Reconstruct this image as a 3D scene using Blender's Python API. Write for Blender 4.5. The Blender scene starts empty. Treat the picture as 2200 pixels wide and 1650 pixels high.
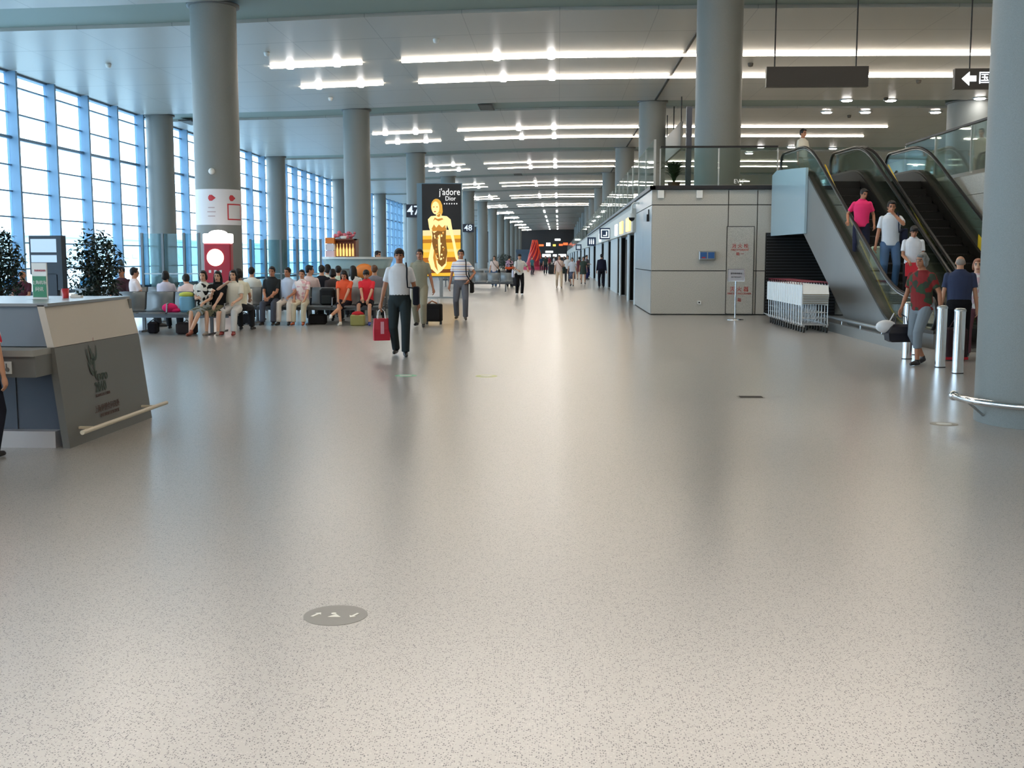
import bpy, bmesh, math, random
from mathutils import Vector, Matrix
R = math.radians
random.seed(7)
SC = bpy.context.scene
COL = SC.collection

# ---------------------------------------------------------------- camera
FPX, CX, CY, VX, VY, ROLL, EYE = 2400.0, 1100.0, 825.0, 1200.0, 552.0, 0.005, 1.6
fw = Vector((VX-CX, CY-VY, FPX)).normalized()                 # hall direction (world Y) seen in camera axes
up = Vector((ROLL, 1.0, 0.0)); up = (up - fw*up.dot(fw)).normalized()
ri = up.cross(fw).normalized()
if ri.x < 0: ri = -ri
# camera axes x right, y up, z forward ; rows give world axes in camera axes
M = Matrix(((ri.x, ri.y, ri.z), (fw.x, fw.y, fw.z), (up.x, up.y, up.z)))   # cam(xr,yu,zf) -> world
cx_, cy_, cz_ = M @ Vector((1,0,0)), M @ Vector((0,1,0)), M @ Vector((0,0,1))
cam = bpy.data.objects.new('camera', bpy.data.cameras.new('camera'))
COL.objects.link(cam)
mw = Matrix.Identity(4)
for i_, c_ in enumerate((cx_, cy_, -cz_)):
    for j_ in range(3): mw[j_][i_] = c_[j_]
mw[2][3] = EYE
cam.matrix_world = mw
cam.data.sensor_width = 36.0
cam.data.lens = 36.0*FPX/2200.0
cam.data.clip_end = 2000
SC.camera = cam
def ray(px, py):
    return M @ Vector((px-CX, CY-py, FPX))
def at(px, py, Y):
    r = ray(px, py); return Vector((r.x/r.y*Y, Y, EYE + r.z/r.y*Y))
def gr(px, py, z=0.0):
    r = ray(px, py); t = (z-EYE)/r.z; return Vector((r.x*t, r.y*t, z))

# ---------------------------------------------------------------- colour management, world
SC.view_settings.view_transform = 'Standard'
SC.view_settings.look = 'None'
SC.view_settings.gamma = 1.0
SC.view_settings.use_curve_mapping = False
SC.view_settings.exposure = 0.12
SC.cycles.use_denoising = True
SC.cycles.max_bounces = 8
SC.cycles.transparent_max_bounces = 24
SC.cycles.sample_clamp_indirect = 6.0
W = bpy.data.worlds.new('overcast_sky'); SC.world = W; W.use_nodes = True
wn = W.node_tree.nodes; bgn = wn['Background']
tc = wn.new('ShaderNodeTexCoord'); sp = wn.new('ShaderNodeSeparateXYZ'); rp = wn.new('ShaderNodeValToRGB')
W.node_tree.links.new(tc.outputs['Generated'], sp.inputs[0])
W.node_tree.links.new(sp.outputs['Z'], rp.inputs[0])
rp.color_ramp.elements[0].position = 0.0; rp.color_ramp.elements[0].color = (0.70, 0.87, 1.0, 1)
rp.color_ramp.elements[1].position = 0.04; rp.color_ramp.elements[1].color = (0.84, 0.94, 1.0, 1)
W.node_tree.links.new(rp.outputs[0], bgn.inputs[0])
bgn.inputs[1].default_value = 6.0
STRIP = 26.0      # brightness of the ceiling light strips
SPOT = 55.0
FORE = 1600.0      # added fill lamps above the foreground, out of view

# ---------------------------------------------------------------- materials
def lin(h):
    if isinstance(h, str):
        h = h.lstrip('#'); c = [int(h[i:i+2], 16)/255 for i in (0, 2, 4)]
    else: c = [v/255 for v in h]
    return tuple(((v/12.92) if v <= .04045 else ((v+.055)/1.055)**2.4) for v in c) + (1,)
MC = {}
def mat(name, col=(128,128,128), rough=.6, metal=0.0, spec=.5, emit=None, es=0.0, noise=0.0, nscale=20.0, coat=0.0, trans=0.0):
    if name in MC: return MC[name]
    m = bpy.data.materials.new(name); m.use_nodes = True; MC[name] = m
    nt = m.node_tree; b = nt.nodes['Principled BSDF']
    c = lin(col)
    b.inputs['Base Color'].default_value = c
    b.inputs['Roughness'].default_value = rough
    b.inputs['Metallic'].default_value = metal
    b.inputs['Specular IOR Level'].default_value = spec
    b.inputs['Coat Weight'].default_value = coat
    if emit is not None:
        b.inputs['Emission Color'].default_value = lin(emit); b.inputs['Emission Strength'].default_value = es
    if noise > 0:
        t = nt.nodes.new('ShaderNodeTexCoord'); n = nt.nodes.new('ShaderNodeTexNoise'); mx = nt.nodes.new('ShaderNodeMix'); mx.data_type = 'RGBA'
        n.inputs['Scale'].default_value = nscale; n.inputs['Detail'].default_value = 3
        nt.links.new(t.outputs['Object'], n.inputs['Vector'])
        nt.links.new(n.outputs[0], mx.inputs['Factor'])
        mx.inputs[6].default_value = tuple(v*(1-noise) for v in c[:3]) + (1,)
        mx.inputs[7].default_value = tuple(min(1, v*(1+noise)) for v in c[:3]) + (1,)
        nt.links.new(mx.outputs[2], b.inputs['Base Color'])
    return m
def glass(name, tint=(225,240,240), refl=.25, rough=.02):
    if name in MC: return MC[name]
    m = bpy.data.materials.new(name); m.use_nodes = True; MC[name] = m
    nt = m.node_tree; nt.nodes.clear()
    o = nt.nodes.new('ShaderNodeOutputMaterial'); mx = nt.nodes.new('ShaderNodeMixShader')
    tr = nt.nodes.new('ShaderNodeBsdfTransparent'); gl = nt.nodes.new('ShaderNodeBsdfGlossy')
    lw = nt.nodes.new('ShaderNodeLayerWeight'); mu = nt.nodes.new('ShaderNodeMath'); mu.operation = 'MULTIPLY'
    lw.inputs[0].default_value = .35; mu.inputs[1].default_value = refl
    tr.inputs[0].default_value = lin(tint); gl.inputs['Roughness'].default_value = rough
    gl.inputs[0].default_value = (.9,.95,.95,1)
    nt.links.new(lw.outputs['Fresnel'], mu.inputs[0]); nt.links.new(mu.outputs[0], mx.inputs[0])
    nt.links.new(tr.outputs[0], mx.inputs[1]); nt.links.new(gl.outputs[0], mx.inputs[2]); nt.links.new(mx.outputs[0], o.inputs[0])
    return m
def nodemat(name):
    m = bpy.data.materials.new(name); m.use_nodes = True; MC[name] = m
    nt = m.node_tree
    return m, nt, nt.nodes['Principled BSDF'], lambda k, **kw: nt.nodes.new(k)

# ---------------------------------------------------------------- mesh builder
class MB:
    def __init__(s): s.v = []; s.f = []; s.sm = []; s.mi = []; s.slot = 0
    def add(s, vs, fs, smooth=False):
        o = len(s.v); s.v += [tuple(v) for v in vs]
        for f in fs: s.f.append(tuple(o+i for i in f)); s.sm.append(smooth); s.mi.append(s.slot)
        return s
    def box(s, x0, x1, y0, y1, z0, z1, T=None):
        vs = [(x0,y0,z0),(x1,y0,z0),(x1,y1,z0),(x0,y1,z0),(x0,y0,z1),(x1,y0,z1),(x1,y1,z1),(x0,y1,z1)]
        if T is not None: vs = [T @ Vector(v) for v in vs]
        return s.add(vs, [(0,3,2,1),(4,5,6,7),(0,1,5,4),(1,2,6,5),(2,3,7,6),(3,0,4,7)])
    def cbox(s, c, d, T=None):
        return s.box(c[0]-d[0]/2, c[0]+d[0]/2, c[1]-d[1]/2, c[1]+d[1]/2, c[2]-d[2]/2, c[2]+d[2]/2, T)
    def rbox(s, c, d, r=.02, n=3):
        """box with rounded vertical edges and soft top/bottom"""
        pts = []
        hx, hy = d[0]/2, d[1]/2
        for (sx, sy, a0) in ((1,1,0),(-1,1,90),(-1,-1,180),(1,-1,270)):
            for i in range(n+1):
                a = R(a0+90*i/n); pts.append((sx*(hx-r)+r*math.cos(a), sy*(hy-r)+r*math.sin(a)))
        rings = []
        for (z, k) in ((-d[2]/2, r*.6), (-d[2]/2+r*.6, 0), (d[2]/2-r*.6, 0), (d[2]/2, r*.6)):
            rings.append([(c[0]+x*(1-k/max(hx,1e-6)), c[1]+y*(1-k/max(hy,1e-6)), c[2]+z) for x, y in pts])
        return s.rings(rings, True, False)
    def rings(s, rings, caps=True, smooth=True):
        n = len(rings[0]); vs = [p for r_ in rings for p in r_]; fs = []
        for k in range(len(rings)-1):
            for i in range(n):
                j = (i+1) % n; fs.append((k*n+i, k*n+j, (k+1)*n+j, (k+1)*n+i))
        s.add(vs, fs, smooth)
        if caps:
            s.add(rings[0], [tuple(reversed(range(n)))]); s.add(rings[-1], [tuple(range(n))])
        return s
    def lathe(s, prof, c=(0,0,0), n=24, caps=True, smooth=True):
        rg = []
        for (r_, z) in prof:
            rg.append([(c[0]+r_*math.cos(2*math.pi*i/n), c[1]+r_*math.sin(2*math.pi*i/n), c[2]+z) for i in range(n)])
        return s.rings(rg, caps, smooth)
    def cyl(s, c, r_, z0, z1, n=16): return s.lathe([(r_, z0), (r_, z1)], c, n)
    def tube(s, pts, r_, n=8, closed=False, caps=True):
        pts = [Vector(p) for p in pts]; rs = r_ if isinstance(r_, (list, tuple)) else [r_]*len(pts)
        rg = []; prev = None; m = len(pts)
        for i, p in enumerate(pts):
            a = pts[(i-1) % m] if (closed or i > 0) else p; b = pts[(i+1) % m] if (closed or i < m-1) else p
            t = (b-a).normalized() if (b-a).length > 1e-9 else Vector((0,0,1))
            if prev is None:
                ref = Vector((0,0,1)) if abs(t.z) < .9 else Vector((1,0,0)); u = t.cross(ref).normalized()
            else:
                u = (prev - t*prev.dot(t)).normalized()
            prev = u; w = t.cross(u)
            rg.append([p + (u*math.cos(2*math.pi*k/n) + w*math.sin(2*math.pi*k/n))*rs[i] for k in range(n)])
        if closed: rg.append(rg[0])
        return s.rings(rg, caps and not closed, True)
    def prism(s, poly, axis, a, b, T=None):
        """polygon in the two other axes, extruded along axis from a to b"""
        n = len(poly)
        def P(u, v, w):
            q = {'x': (w, u, v), 'y': (u, w, v), 'z': (u, v, w)}[axis]
            return T @ Vector(q) if T is not None else q
        vs = [P(u, v, a) for u, v in poly] + [P(u, v, b) for u, v in poly]
        fs = [tuple(range(n)), tuple(reversed(range(n, 2*n)))] + [(i, i+n, (i+1) % n+n, (i+1) % n) for i in range(n)]
        return s.add(vs, fs)
    def ball(s, c, r_, n=12, m=8, T=None):
        rx, ry, rz = r_ if isinstance(r_, (tuple, list)) else (r_, r_, r_)
        rg = []
        for k in range(m+1):
            a = math.pi*(k/m); a = min(max(a, .05), math.pi-.05)
            ring = [Vector((c[0]+rx*math.sin(a)*math.cos(2*math.pi*i/n), c[1]+ry*math.sin(a)*math.sin(2*math.pi*i/n), c[2]-rz*math.cos(a))) for i in range(n)]
            if T is not None: ring = [T @ p for p in ring]
            rg.append(ring)
        return s.rings(rg, True, True)
    def build(s, name, m, parent=None, loc=None):
        me = bpy.data.meshes.new(name); me.from_pydata(s.v, [], s.f)
        for x in (m if isinstance(m, (list, tuple)) else [m]): me.materials.append(x)
        me.polygons.foreach_set('use_smooth', s.sm); me.polygons.foreach_set('material_index', s.mi)
        bm = bmesh.new(); bm.from_mesh(me); bmesh.ops.recalc_face_normals(bm, faces=bm.faces); bm.to_mesh(me); bm.free()
        me.update()
        o = bpy.data.objects.new(name, me); COL.objects.link(o)
        if parent is not None: o.parent = parent
        if loc is not None: o.location = loc
        return o
def empty(name, loc=(0,0,0), rz=0.0):
    o = bpy.data.objects.new(name, None); COL.objects.link(o); o.location = loc; o.rotation_euler = (0,0,rz); o.empty_display_size = .2
    return o
def tag(o, label=None, cat=None, group=None, kind=None):
    if label: o['label'] = label
    if cat: o['category'] = cat
    if group: o['group'] = group
    if kind: o['kind'] = kind
    return o
def thing(name, label, cat, loc=(0,0,0), rz=0.0, group=None): return tag(empty(name, loc, rz), label, cat, group)
def struct(o, kind='structure'): o['kind'] = kind; return o
CH = {}
def kids(o): return [c for c in COL.objects if c.parent == o]
def dup(root, loc, rz=None, label=None):
    r_ = root.copy(); COL.objects.link(r_); r_.location = loc
    if rz is not None: r_.rotation_euler = (0,0,rz)
    if label: r_['label'] = label
    if root.name not in CH:
        CH[root.name] = [(c, [g for g in kids(c)]) for c in kids(root)]
    for c, gs in CH[root.name]:
        d = c.copy(); COL.objects.link(d); d.parent = r_
        for g in gs:
            e = g.copy(); COL.objects.link(e); e.parent = d
    return r_
def text(s, size, m, name, parent=None, T=None, ext=.002, align='CENTER', bold=0.0, sx=1.0):
    """flat lettering; text plane is local X (reading direction) and Z (up), facing -Y"""
    cu = bpy.data.curves.new(name, 'FONT'); cu.body = s; cu.size = size; cu.extrude = ext; cu.align_x = align; cu.align_y = 'CENTER'; cu.offset = bold
    cu.resolution_u = 3
    t = bpy.data.objects.new('tmp_text', cu); COL.objects.link(t)
    dg = bpy.context.evaluated_depsgraph_get(); me = bpy.data.meshes.new_from_object(t.evaluated_get(dg)); me.name = name
    bpy.data.objects.remove(t)
    X = Matrix.Rotation(R(90), 4, 'X') @ Matrix.Diagonal((sx,1,1,1))
    me.transform((T if T is not None else Matrix.Identity(4)) @ X)
    me.materials.clear(); me.materials.append(m)
    o = bpy.data.objects.new(name, me); COL.objects.link(o)
    if parent is not None: o.parent = parent
    return o
ORD = ['nearest','second','third','fourth','fifth','sixth','seventh','eighth','ninth','tenth','eleventh','twelfth','thirteenth','fourteenth','fifteenth','sixteenth','seventeenth','eighteenth','nineteenth','twentieth']
ORD += ['twenty-'+w for w in ('first','second','third','fourth','fifth','sixth','seventh','eighth','ninth')]

# ---------------------------------------------------------------- surface materials
def floor_mat():
    m, nt, b, N = nodemat('speckled_floor')
    t = N('ShaderNodeTexCoord')
    def speck(scale, thr, seed):
        mp = N('ShaderNodeMapping'); mp.inputs['Location'].default_value = (seed, seed*2, 0)
        v = N('ShaderNodeTexVoronoi'); v.inputs['Scale'].default_value = scale; v.inputs['Randomness'].default_value = 1
        nt.links.new(t.outputs['Object'], mp.inputs[0]); nt.links.new(mp.outputs[0], v.inputs['Vector'])
        r_ = N('ShaderNodeValToRGB'); e = r_.color_ramp.elements
        e[0].position = thr*.6; e[0].color = (1,1,1,1); e[1].position = thr; e[1].color = (0,0,0,1)
        nt.links.new(v.outputs['Distance'], r_.inputs[0])
        w = N('ShaderNodeSeparateColor'); nt.links.new(v.outputs['Color'], w.inputs[0])
        g = N('ShaderNodeMath'); g.operation = 'GREATER_THAN'; g.inputs[1].default_value = .5; nt.links.new(w.outputs[0], g.inputs[0])
        mu = N('ShaderNodeMath'); mu.operation = 'MULTIPLY'; nt.links.new(r_.outputs[0], mu.inputs[0]); nt.links.new(g.outputs[0], mu.inputs[1])
        return mu
    base = lin((161,157,152)); a = N('ShaderNodeMix'); a.data_type = 'RGBA'; a.inputs[6].default_value = base; a.inputs[7].default_value = lin((58,57,62))
    n = speck(130, .42, 1.3); nt.links.new(n.outputs[0], a.inputs[0])
    a2 = N('ShaderNodeMix'); a2.data_type = 'RGBA'; a2.inputs[7].default_value = lin((180,174,168)); nt.links.new(a.outputs[2], a2.inputs[6])
    n2 = speck(100, .34, 5.1); nt.links.new(n2.outputs[0], a2.inputs[0])
    b.inputs['Roughness'].default_value = .285
    b.inputs['Coat Weight'].default_value = .28; b.inputs['Coat Roughness'].default_value = .21
    nt.links.new(a2.outputs[2], b.inputs['Base Color'])
    b.inputs['Specular IOR Level'].default_value = .3
    return m
def speckle_mat(name, c0, c1, scale, rough=.55, spec=.4):
    m, nt, b, N = nodemat(name)
    t = N('ShaderNodeTexCoord'); n = N('ShaderNodeTexNoise'); n.inputs['Scale'].default_value = scale; n.inputs['Detail'].default_value = 2
    r_ = N('ShaderNodeValToRGB'); e = r_.color_ramp.elements
    e[0].position = .38; e[0].color = lin(c0); e[1].position = .62; e[1].color = lin(c1)
    nt.links.new(t.outputs['Object'], n.inputs['Vector']); nt.links.new(n.outputs[0], r_.inputs[0]); nt.links.new(r_.outputs[0], b.inputs['Base Color'])
    b.inputs['Roughness'].default_value = rough; b.inputs['Specular IOR Level'].default_value = spec
    return m
def ceil_mat():
    m, nt, b, N = nodemat('ceiling_panels')
    t = N('ShaderNodeTexCoord'); s_ = N('ShaderNodeSeparateXYZ'); nt.links.new(t.outputs['Object'], s_.inputs[0])
    def line(out, period, width):
        mo = N('ShaderNodeMath'); mo.operation = 'PINGPONG'; mo.inputs[1].default_value = period/2; nt.links.new(out, mo.inputs[0])
        l = N('ShaderNodeMath'); l.operation = 'LESS_THAN'; l.inputs[1].default_value = width; nt.links.new(mo.outputs[0], l.inputs[0]); return l
    a = line(s_.outputs['Y'], 4.1, .035); c = line(s_.outputs['X'], 3.2, .012)
    mx = N('ShaderNodeMath'); mx.operation = 'MAXIMUM'; nt.links.new(a.outputs[0], mx.inputs[0]); nt.links.new(c.outputs[0], mx.inputs[1])
    q = N('ShaderNodeMix'); q.data_type = 'RGBA'; q.inputs[6].default_value = lin((186,183,176)); q.inputs[7].default_value = lin((150,148,143))
    nt.links.new(mx.outputs[0], q.inputs[0]); nt.links.new(q.outputs[2], b.inputs['Base Color'])
    b.inputs['Roughness'].default_value = .34; b.inputs['Specular IOR Level'].default_value = .5
    return m
M_FLOOR = floor_mat(); M_CEIL = ceil_mat()
M_COL = speckle_mat('column_plaster', (118,121,119), (129,132,130), 160, .5)
M_CLAD = speckle_mat('stone_cladding', (162,160,153), (188,186,178), 70, .38, .4)
M_METAL = mat('brushed_steel', (176,182,186), .32, .9)
M_CHROME = mat('chrome', (225,228,232), .12, 1.0)
M_DARK = mat('dark_metal', (30,30,33), .45, .3)
M_BLACK = mat('black_plastic', (16,16,18), .5)
M_RUB = mat('black_rubber', (30,28,27), .35)
M_WHITE = mat('white_paint', (226,226,222), .45)
M_FIN = mat('window_fin_paint', (108,142,170), .45, .2)
M_FRAME = mat('window_frame_paint', (60,86,110), .45, .2)
M_WALL = mat('wall_paint', (188,184,172), .7)
M_CREAM = mat('cream_wall', (190,182,156), .7)
M_GLASS = glass('window_glass', (238,248,255), .25)
M_BAL = glass('balustrade_glass', (236,243,240), .55)
M_BLUEG = glass('screen_glass', (206,226,230), .6)

# ---------------------------------------------------------------- structure
YE = 330.0; YB = -16.0; XW = -22.0; XR = 28.0; MZ = 3.45
b = MB(); b.box(XW-.4, XR+.2, YB, YE, -.2, 0); struct(b.build('floor', M_FLOOR))
prof = [(-22.3, 8.98), (-18, 9.05), (-14, 9.13), (-10.65, 9.24), (-7, 9.38), (-3, 9.5), (0, 9.56), (5, 9.58), (12, 9.56), (20, 9.52), (28.2, 9.48)]
def cz(x):
    for (a, za), (c, zc) in zip(prof, prof[1:]):
        if a <= x <= c: return za + (zc-za)*(x-a)/(c-a)
    return prof[0][1] if x < prof[0][0] else prof[-1][1]
b = MB()
ys = [YB]; lev = []
PERC = 24.5
bands = [(34.9+PERC*k-.6+.0, 34.9+PERC*k+2.6) for k in range(-2, 13)]
for (a, c) in bands:
    if a > YB and c < YE: ys += [a, a, c, c]; 
ys.append(YE)
offs = [0.0]
inb = False
for (a, c) in bands:
    if a > YB and c < YE: offs += [0, .12, .12, 0]
offs.append(0.0)
vs = []; fs = []
n = len(prof)
for y, o_ in zip(ys, offs):
    vs += [(x, y, z+o_) for x, z in prof]
for k in range(len(ys)-1):
    for i in range(n-1): fs.append((k*n+i, k*n+i+1, (k+1)*n+i+1, (k+1)*n+i))
top = len(vs)
vs += [(XW-.3, YB, 10.2), (28.2, YB, 10.2), (28.2, YE, 10.2), (XW-.3, YE, 10.2)]
fs.append((top, top+1, top+2, top+3))
b.add(vs, fs, False)
me = bpy.data.meshes.new('ceiling'); me.from_pydata(b.v, [], b.f); me.materials.append(M_CEIL); me.materials.append(mat('ceiling_recess', (140,156,148), .5))
for fi, p in enumerate(me.polygons):
    r0 = fi//(n-1)
    if r0 < len(ys)-1 and offs[r0] > 0 and offs[r0+1] > 0: p.material_index = 1
o = bpy.data.objects.new('ceiling', me); COL.objects.link(o); struct(o)
# end wall, rear wall and right wall
b = MB(); b.box(XR, XR+.3, YB, YE, 0, 9.6); struct(b.build('wall_right', M_CREAM))
b = MB(); b.box(XW-.4, XR+.2, YB-.3, YB, 0, 9.6); struct(b.build('wall_back', M_WALL))
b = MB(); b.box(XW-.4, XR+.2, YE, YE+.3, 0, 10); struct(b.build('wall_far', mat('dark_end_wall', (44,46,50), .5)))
# window wall sill
b = MB(); b.box(XW-.25, XW+.1, YB, YE, 0, .12); struct(b.build('baseboard_left', M_FRAME))
b = MB(); b.box(XW-.3, XW-.02, YB, YE, 8.9, 10.0); struct(b.build('trim_1', M_FIN))
# windows: one bay per pair of fins
TR = [.12, 1.10, 2.17, 3.20, 4.23, 5.27, 6.36, 7.35, 8.42, 8.93]
def window_bay():
    f = MB()
    f.box(0, .35, -.075, .075, 0.12, 8.96)
    f.box(-.14, 0, -.05, .05, .12, 8.96)
    for i, z in enumerate(TR):
        h = .06 if i == 6 else .028
        f.box(-.1, .07 if i == 6 else .02, .075, 3.375, z-h, z+h)
    o = struct(f.build('window_1', M_FIN))
    g = MB(); g.box(-.045, -.03, .05, 3.40, .12, 8.93)
    g.build('window_pane', M_GLASS, o)
    return o
wb = window_bay(); wi = 1
y = 44.8 - 3.45*17
wb.location = (XW, y, 0); y += 3.45
while y < YE-3.5:
    wi += 1
    c = dup(wb, (XW, y, 0)); c.name = 'window_%d' % wi; y += 3.45
# outside: apron, pier building, aeroplane
b = MB(); b.box(-900, XW-.5, -200, 1200, -3.4, -3.2); struct(b.build('apron_ground', mat('apron_concrete', (176,194,202), .9)))
b = MB(); b.box(-300, -240, 120, 900, -3.2, 11); b.box(-301, -239, 118, 902, 11, 12.2)
for k in range(60): b.box(-240, -239.6, 125+k*12.8, 133+k*12.8, 1, 3)
tag(b.build('pier_building', mat('far_building', (186,206,216), .8)), 'long low pale blue terminal pier far outside the windows', 'building')

# ---------------------------------------------------------------- columns
CR = .695
def column(name, x, y, z0, label, group=None, r_=CR, ring=True):
    z1 = cz(x)
    t = thing(name, label, 'column', (x, y, z0), 0, group)
    s = MB(); s.lathe([(r_, 0), (r_, z1-z0-.0)], n=48, caps=False); s.build('shaft', M_COL, t)
    if ring:
        c = MB(); c.lathe([(r_+.002, z1-z0-.03), (r_+.1, z1-z0-.03), (r_+.1, z1-z0+.05), (r_+.002, z1-z0+.05)], n=48); c.build('ceiling_collar', mat('collar_grey', (96,98,98), .5), t)
    return t
NC = column('column', 4.80, 11.0, 0, 'huge pale grey round column filling the right edge, chrome bumper rail at its foot')
YS = [35.0+PERC*k for k in range(12)]
nm = ['carrying a white banner with red marks, behind the red totem', 'left of the kiosk, plain', 'behind the gold lightbox advert, with sign 47', 'hidden mostly by the advert', 'with dark sign 48']
for k, y in enumerate(YS):
    zb = MZ
    l = 'grey round column of the inner left row, ' + (nm[k] if k < 5 else ORD[k] + ' from the front')
    column('column', -10.65, y, 0, l, 'columns of the inner left row')
    if k > 0: column('column', -21.15, y, 0, 'grey round column standing against the window wall, ' + ORD[k-1] + ' of its row', 'columns along the windows')
    column('column', 4.84, y, MZ, 'grey round column rising from the upper floor deck, ' + ORD[k] + ' of its row', 'columns on the upper floor')
column('column', 21.6, 60.0, MZ, 'very wide round column at far right behind the sloped glass rail', None, 1.45)
# bumper rail round the near column
t = thing('bumper_rail', 'chrome tubular bumper rail curving round the foot of the nearest column', 'rail', (4.80, 11.0, 0))
rr = .90
b = MB(); b.tube([(rr*math.cos(R(a)), rr*math.sin(R(a)), .24) for a in range(172, 375, 6)], .034, 10); b.build('tube', M_CHROME, t)
for a in (172, 374):
    b = MB(); b.ball((rr*math.cos(R(a)), rr*math.sin(R(a)), .24), .05); b.build('end_ball', M_CHROME, t)
for a in (190, 235, 280, 325, 368):
    c_, s_ = math.cos(R(a)), math.sin(R(a))
    b = MB(); b.tube([(rr*c_, rr*s_, .24), (.70*c_, .70*s_, .08)], .012, 8); b.build('strut', M_METAL, t)
b = MB(); b.tube([((rr)*math.cos(R(a)), rr*math.sin(R(a)), .24) for a in (262, 266)], .039, 10); b.build('joint_sleeve', M_METAL, t)

# ---------------------------------------------------------------- ceiling lights
M_STRIP = mat('strip_light', (255,250,240), .5, emit=(255,240,220), es=STRIP)
M_SPOT = mat('spot_light', (255,255,255), .5, emit=(255,250,245), es=SPOT)
def strip(x0, x1, y, label, group, spots, lit=-99):
    xm = (x0+x1)/2
    t = thing('ceiling_strip_light', label, 'light', (xm, y, 0), 0, group)
    h = MB(); d = MB(); n_ = max(1, int((x1-x0)/3))
    for k in range(n_):
        a = x0+(x1-x0)*k/n_; c = x0+(x1-x0)*(k+1)/n_
        z = [cz(a), cz(c)]
        for (B, y0, y1, q0, q1) in ((h, -.2, .2, -.01, .1), (d, -.085, .085, -.085 if y < 60 else -.065 if y < 90 else -.05, -.012)):
            if B is d and a < lit: continue
            v_ = []
            for (xx, zz) in ((a, z[0]), (c, z[1])):
                v_ += [(xx-xm, y0, zz+q0), (xx-xm, y1, zz+q0), (xx-xm, y1, zz+q1), (xx-xm, y0, zz+q1)]
            B.add(v_, [(0,1,2,3),(7,6,5,4),(0,4,5,1),(1,5,6,2),(2,6,7,3),(3,7,4,0)])
    h.build('housing', mat('light_housing', (150,148,142), .4, .3), t); d.build('diffuser', M_STRIP, t)
    for sx in spots:
        s = MB(); s.lathe([(.02, -.14), (.13, -.13), (.15, -.09), (.12, -.01)], (sx-xm, 0, cz(sx)), 14); s.build('spot_lamp', M_SPOT, t)
    return t
ROWS = []
for k in range(-2, 12):
    for d in (0, 5.4): ROWS.append(45.6+24.8*k+d)
ri_ = 0
for y in ROWS:
    if y < YB+1 or y > YE-2: continue
    o_ = ORD[ri_]; ri_ += 1
    far = y > 250
    strip(-11.6, -7.9, y, 'short ceiling light strip over the window side, %s row from the front' % o_, 'short ceiling strips at left', (-10.8, -8.9))
    strip(-6.3, 25.0 if y < 60 else 20.0, y, 'long ceiling light strip across the hall, %s row from the front' % o_, 'long ceiling strips across the hall', (-2.5, -.33), 8.0 if y > 185 else -99)
i_ = 0
for (x, y) in ((14.6,58.7),(16.8,58.7),(21.0,58.0),(14.7,63.4),(16.8,63.4),(14.4,37.9),(20.6,63.4),(14.6,83),(16.8,83),(14.6,88),(20,84)):
    t = thing('downlight_or_fill', ['left front','right front','far right front','left rear','right rear','nearest, beside the big column','far right rear','distant left','distant right','most distant left','most distant right'][i_] + ' recessed downlight over the upper floor', 'light', (x, y, cz(x)), 0, 'recessed downlights'); i_ += 1
    s = MB(); s.lathe([(.34, -.05), (.36, 0), (.3, .03)], n=18); s.build('trim_ring', M_METAL, t)
    s = MB(); s.lathe([(.02, -.09), (.24, -.08), (.28, -.03)], n=18); s.build('lens', M_SPOT, t)
for (x, y) in ((-3.4, 2.2), (0.2, 2.2), (3.8, 2.2)):  # added spots out of view, only there to brighten the near floor
    t = thing('downlight_or_fill', {-3.4: 'left', 0.2: 'middle', 3.8: 'right'}[x] + ' added unseen fill lamp over the foreground floor', 'light', (x, y, cz(x)), 0, 'added foreground fill lamps')
    s = MB(); s.lathe([(.34, -.05), (.36, 0), (.3, .03)], n=18); s.build('trim_ring', M_METAL, t)
    L = bpy.data.lights.new('added_fill_lamp', 'SPOT'); L.energy = FORE; L.spot_size = R(74); L.spot_blend = 1.0; L.shadow_soft_size = .3; L.color = (1.0, .98, .97)
    lo = bpy.data.objects.new('added_fill_lamp', L); COL.objects.link(lo); lo.parent = t; lo.location = (0, 0, -.1)
# small ceiling fittings
M_VENT = mat('vent_dark', (70,66,60), .6)
for (px, py, w_, l) in ((1045, 239, 1.1, 'square dark ceiling hatch above the hall'), (410, 250, 1.0, 'dark ceiling grille left of the banner column'), (1113, 379, 1.1, 'smaller far ceiling hatch between the light strips')):
    Y = 7.85*FPX/(552-py); p = at(px, py, Y)
    t = thing('ceiling_hatch', l, 'hatch', (p.x, Y, cz(p.x)))
    b = MB(); b.box(-w_*.35, w_*.35, -1.1, 1.1, -.04, .0); b.build('frame', M_VENT, t)
    b = MB(); b.box(-w_*.28, w_*.28, -1.0, 1.0, -.05, -.035); b.build('grille', mat('grille_grey', (96,92,84), .6), t)
# dark service track along the right column row
for k in range(8):
    y0 = 36.0+PERC*k; y1 = y0+PERC-2.0
    b = MB(); b.box(4.86, 4.95, y0, y1, cz(4.9)-.05, cz(4.9)-.0)
    struct(b.build('trim_%d' % (k+2), M_DARK))
# smoke sensors
for q, (px, py) in enumerate(((1612, 155), (1973, 190), (1903, 225), (1824, 260), (232, 120), (573, 107), (937, 95), (710, 205))):
    Y = 7.9*FPX/(552-py); p = at(px, py, Y)
    b = MB(); b.lathe([(.03, -.16), (.09, -.14), (.12, -.03), (.1, 0)], n=12)
    tag(b.build('smoke_detector', M_VENT if q < 4 else M_WHITE, None, (p.x, Y, cz(p.x))), ['left of the hanging black board', 'right of the hanging black board', 'above the downlights', 'between the downlights', 'near the left windows', 'beside the banner column', 'before the first light strip', 'between the first left strips'][q].join(('small round ceiling sensor ', '')), 'sensor', 'ceiling sensors')
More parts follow.
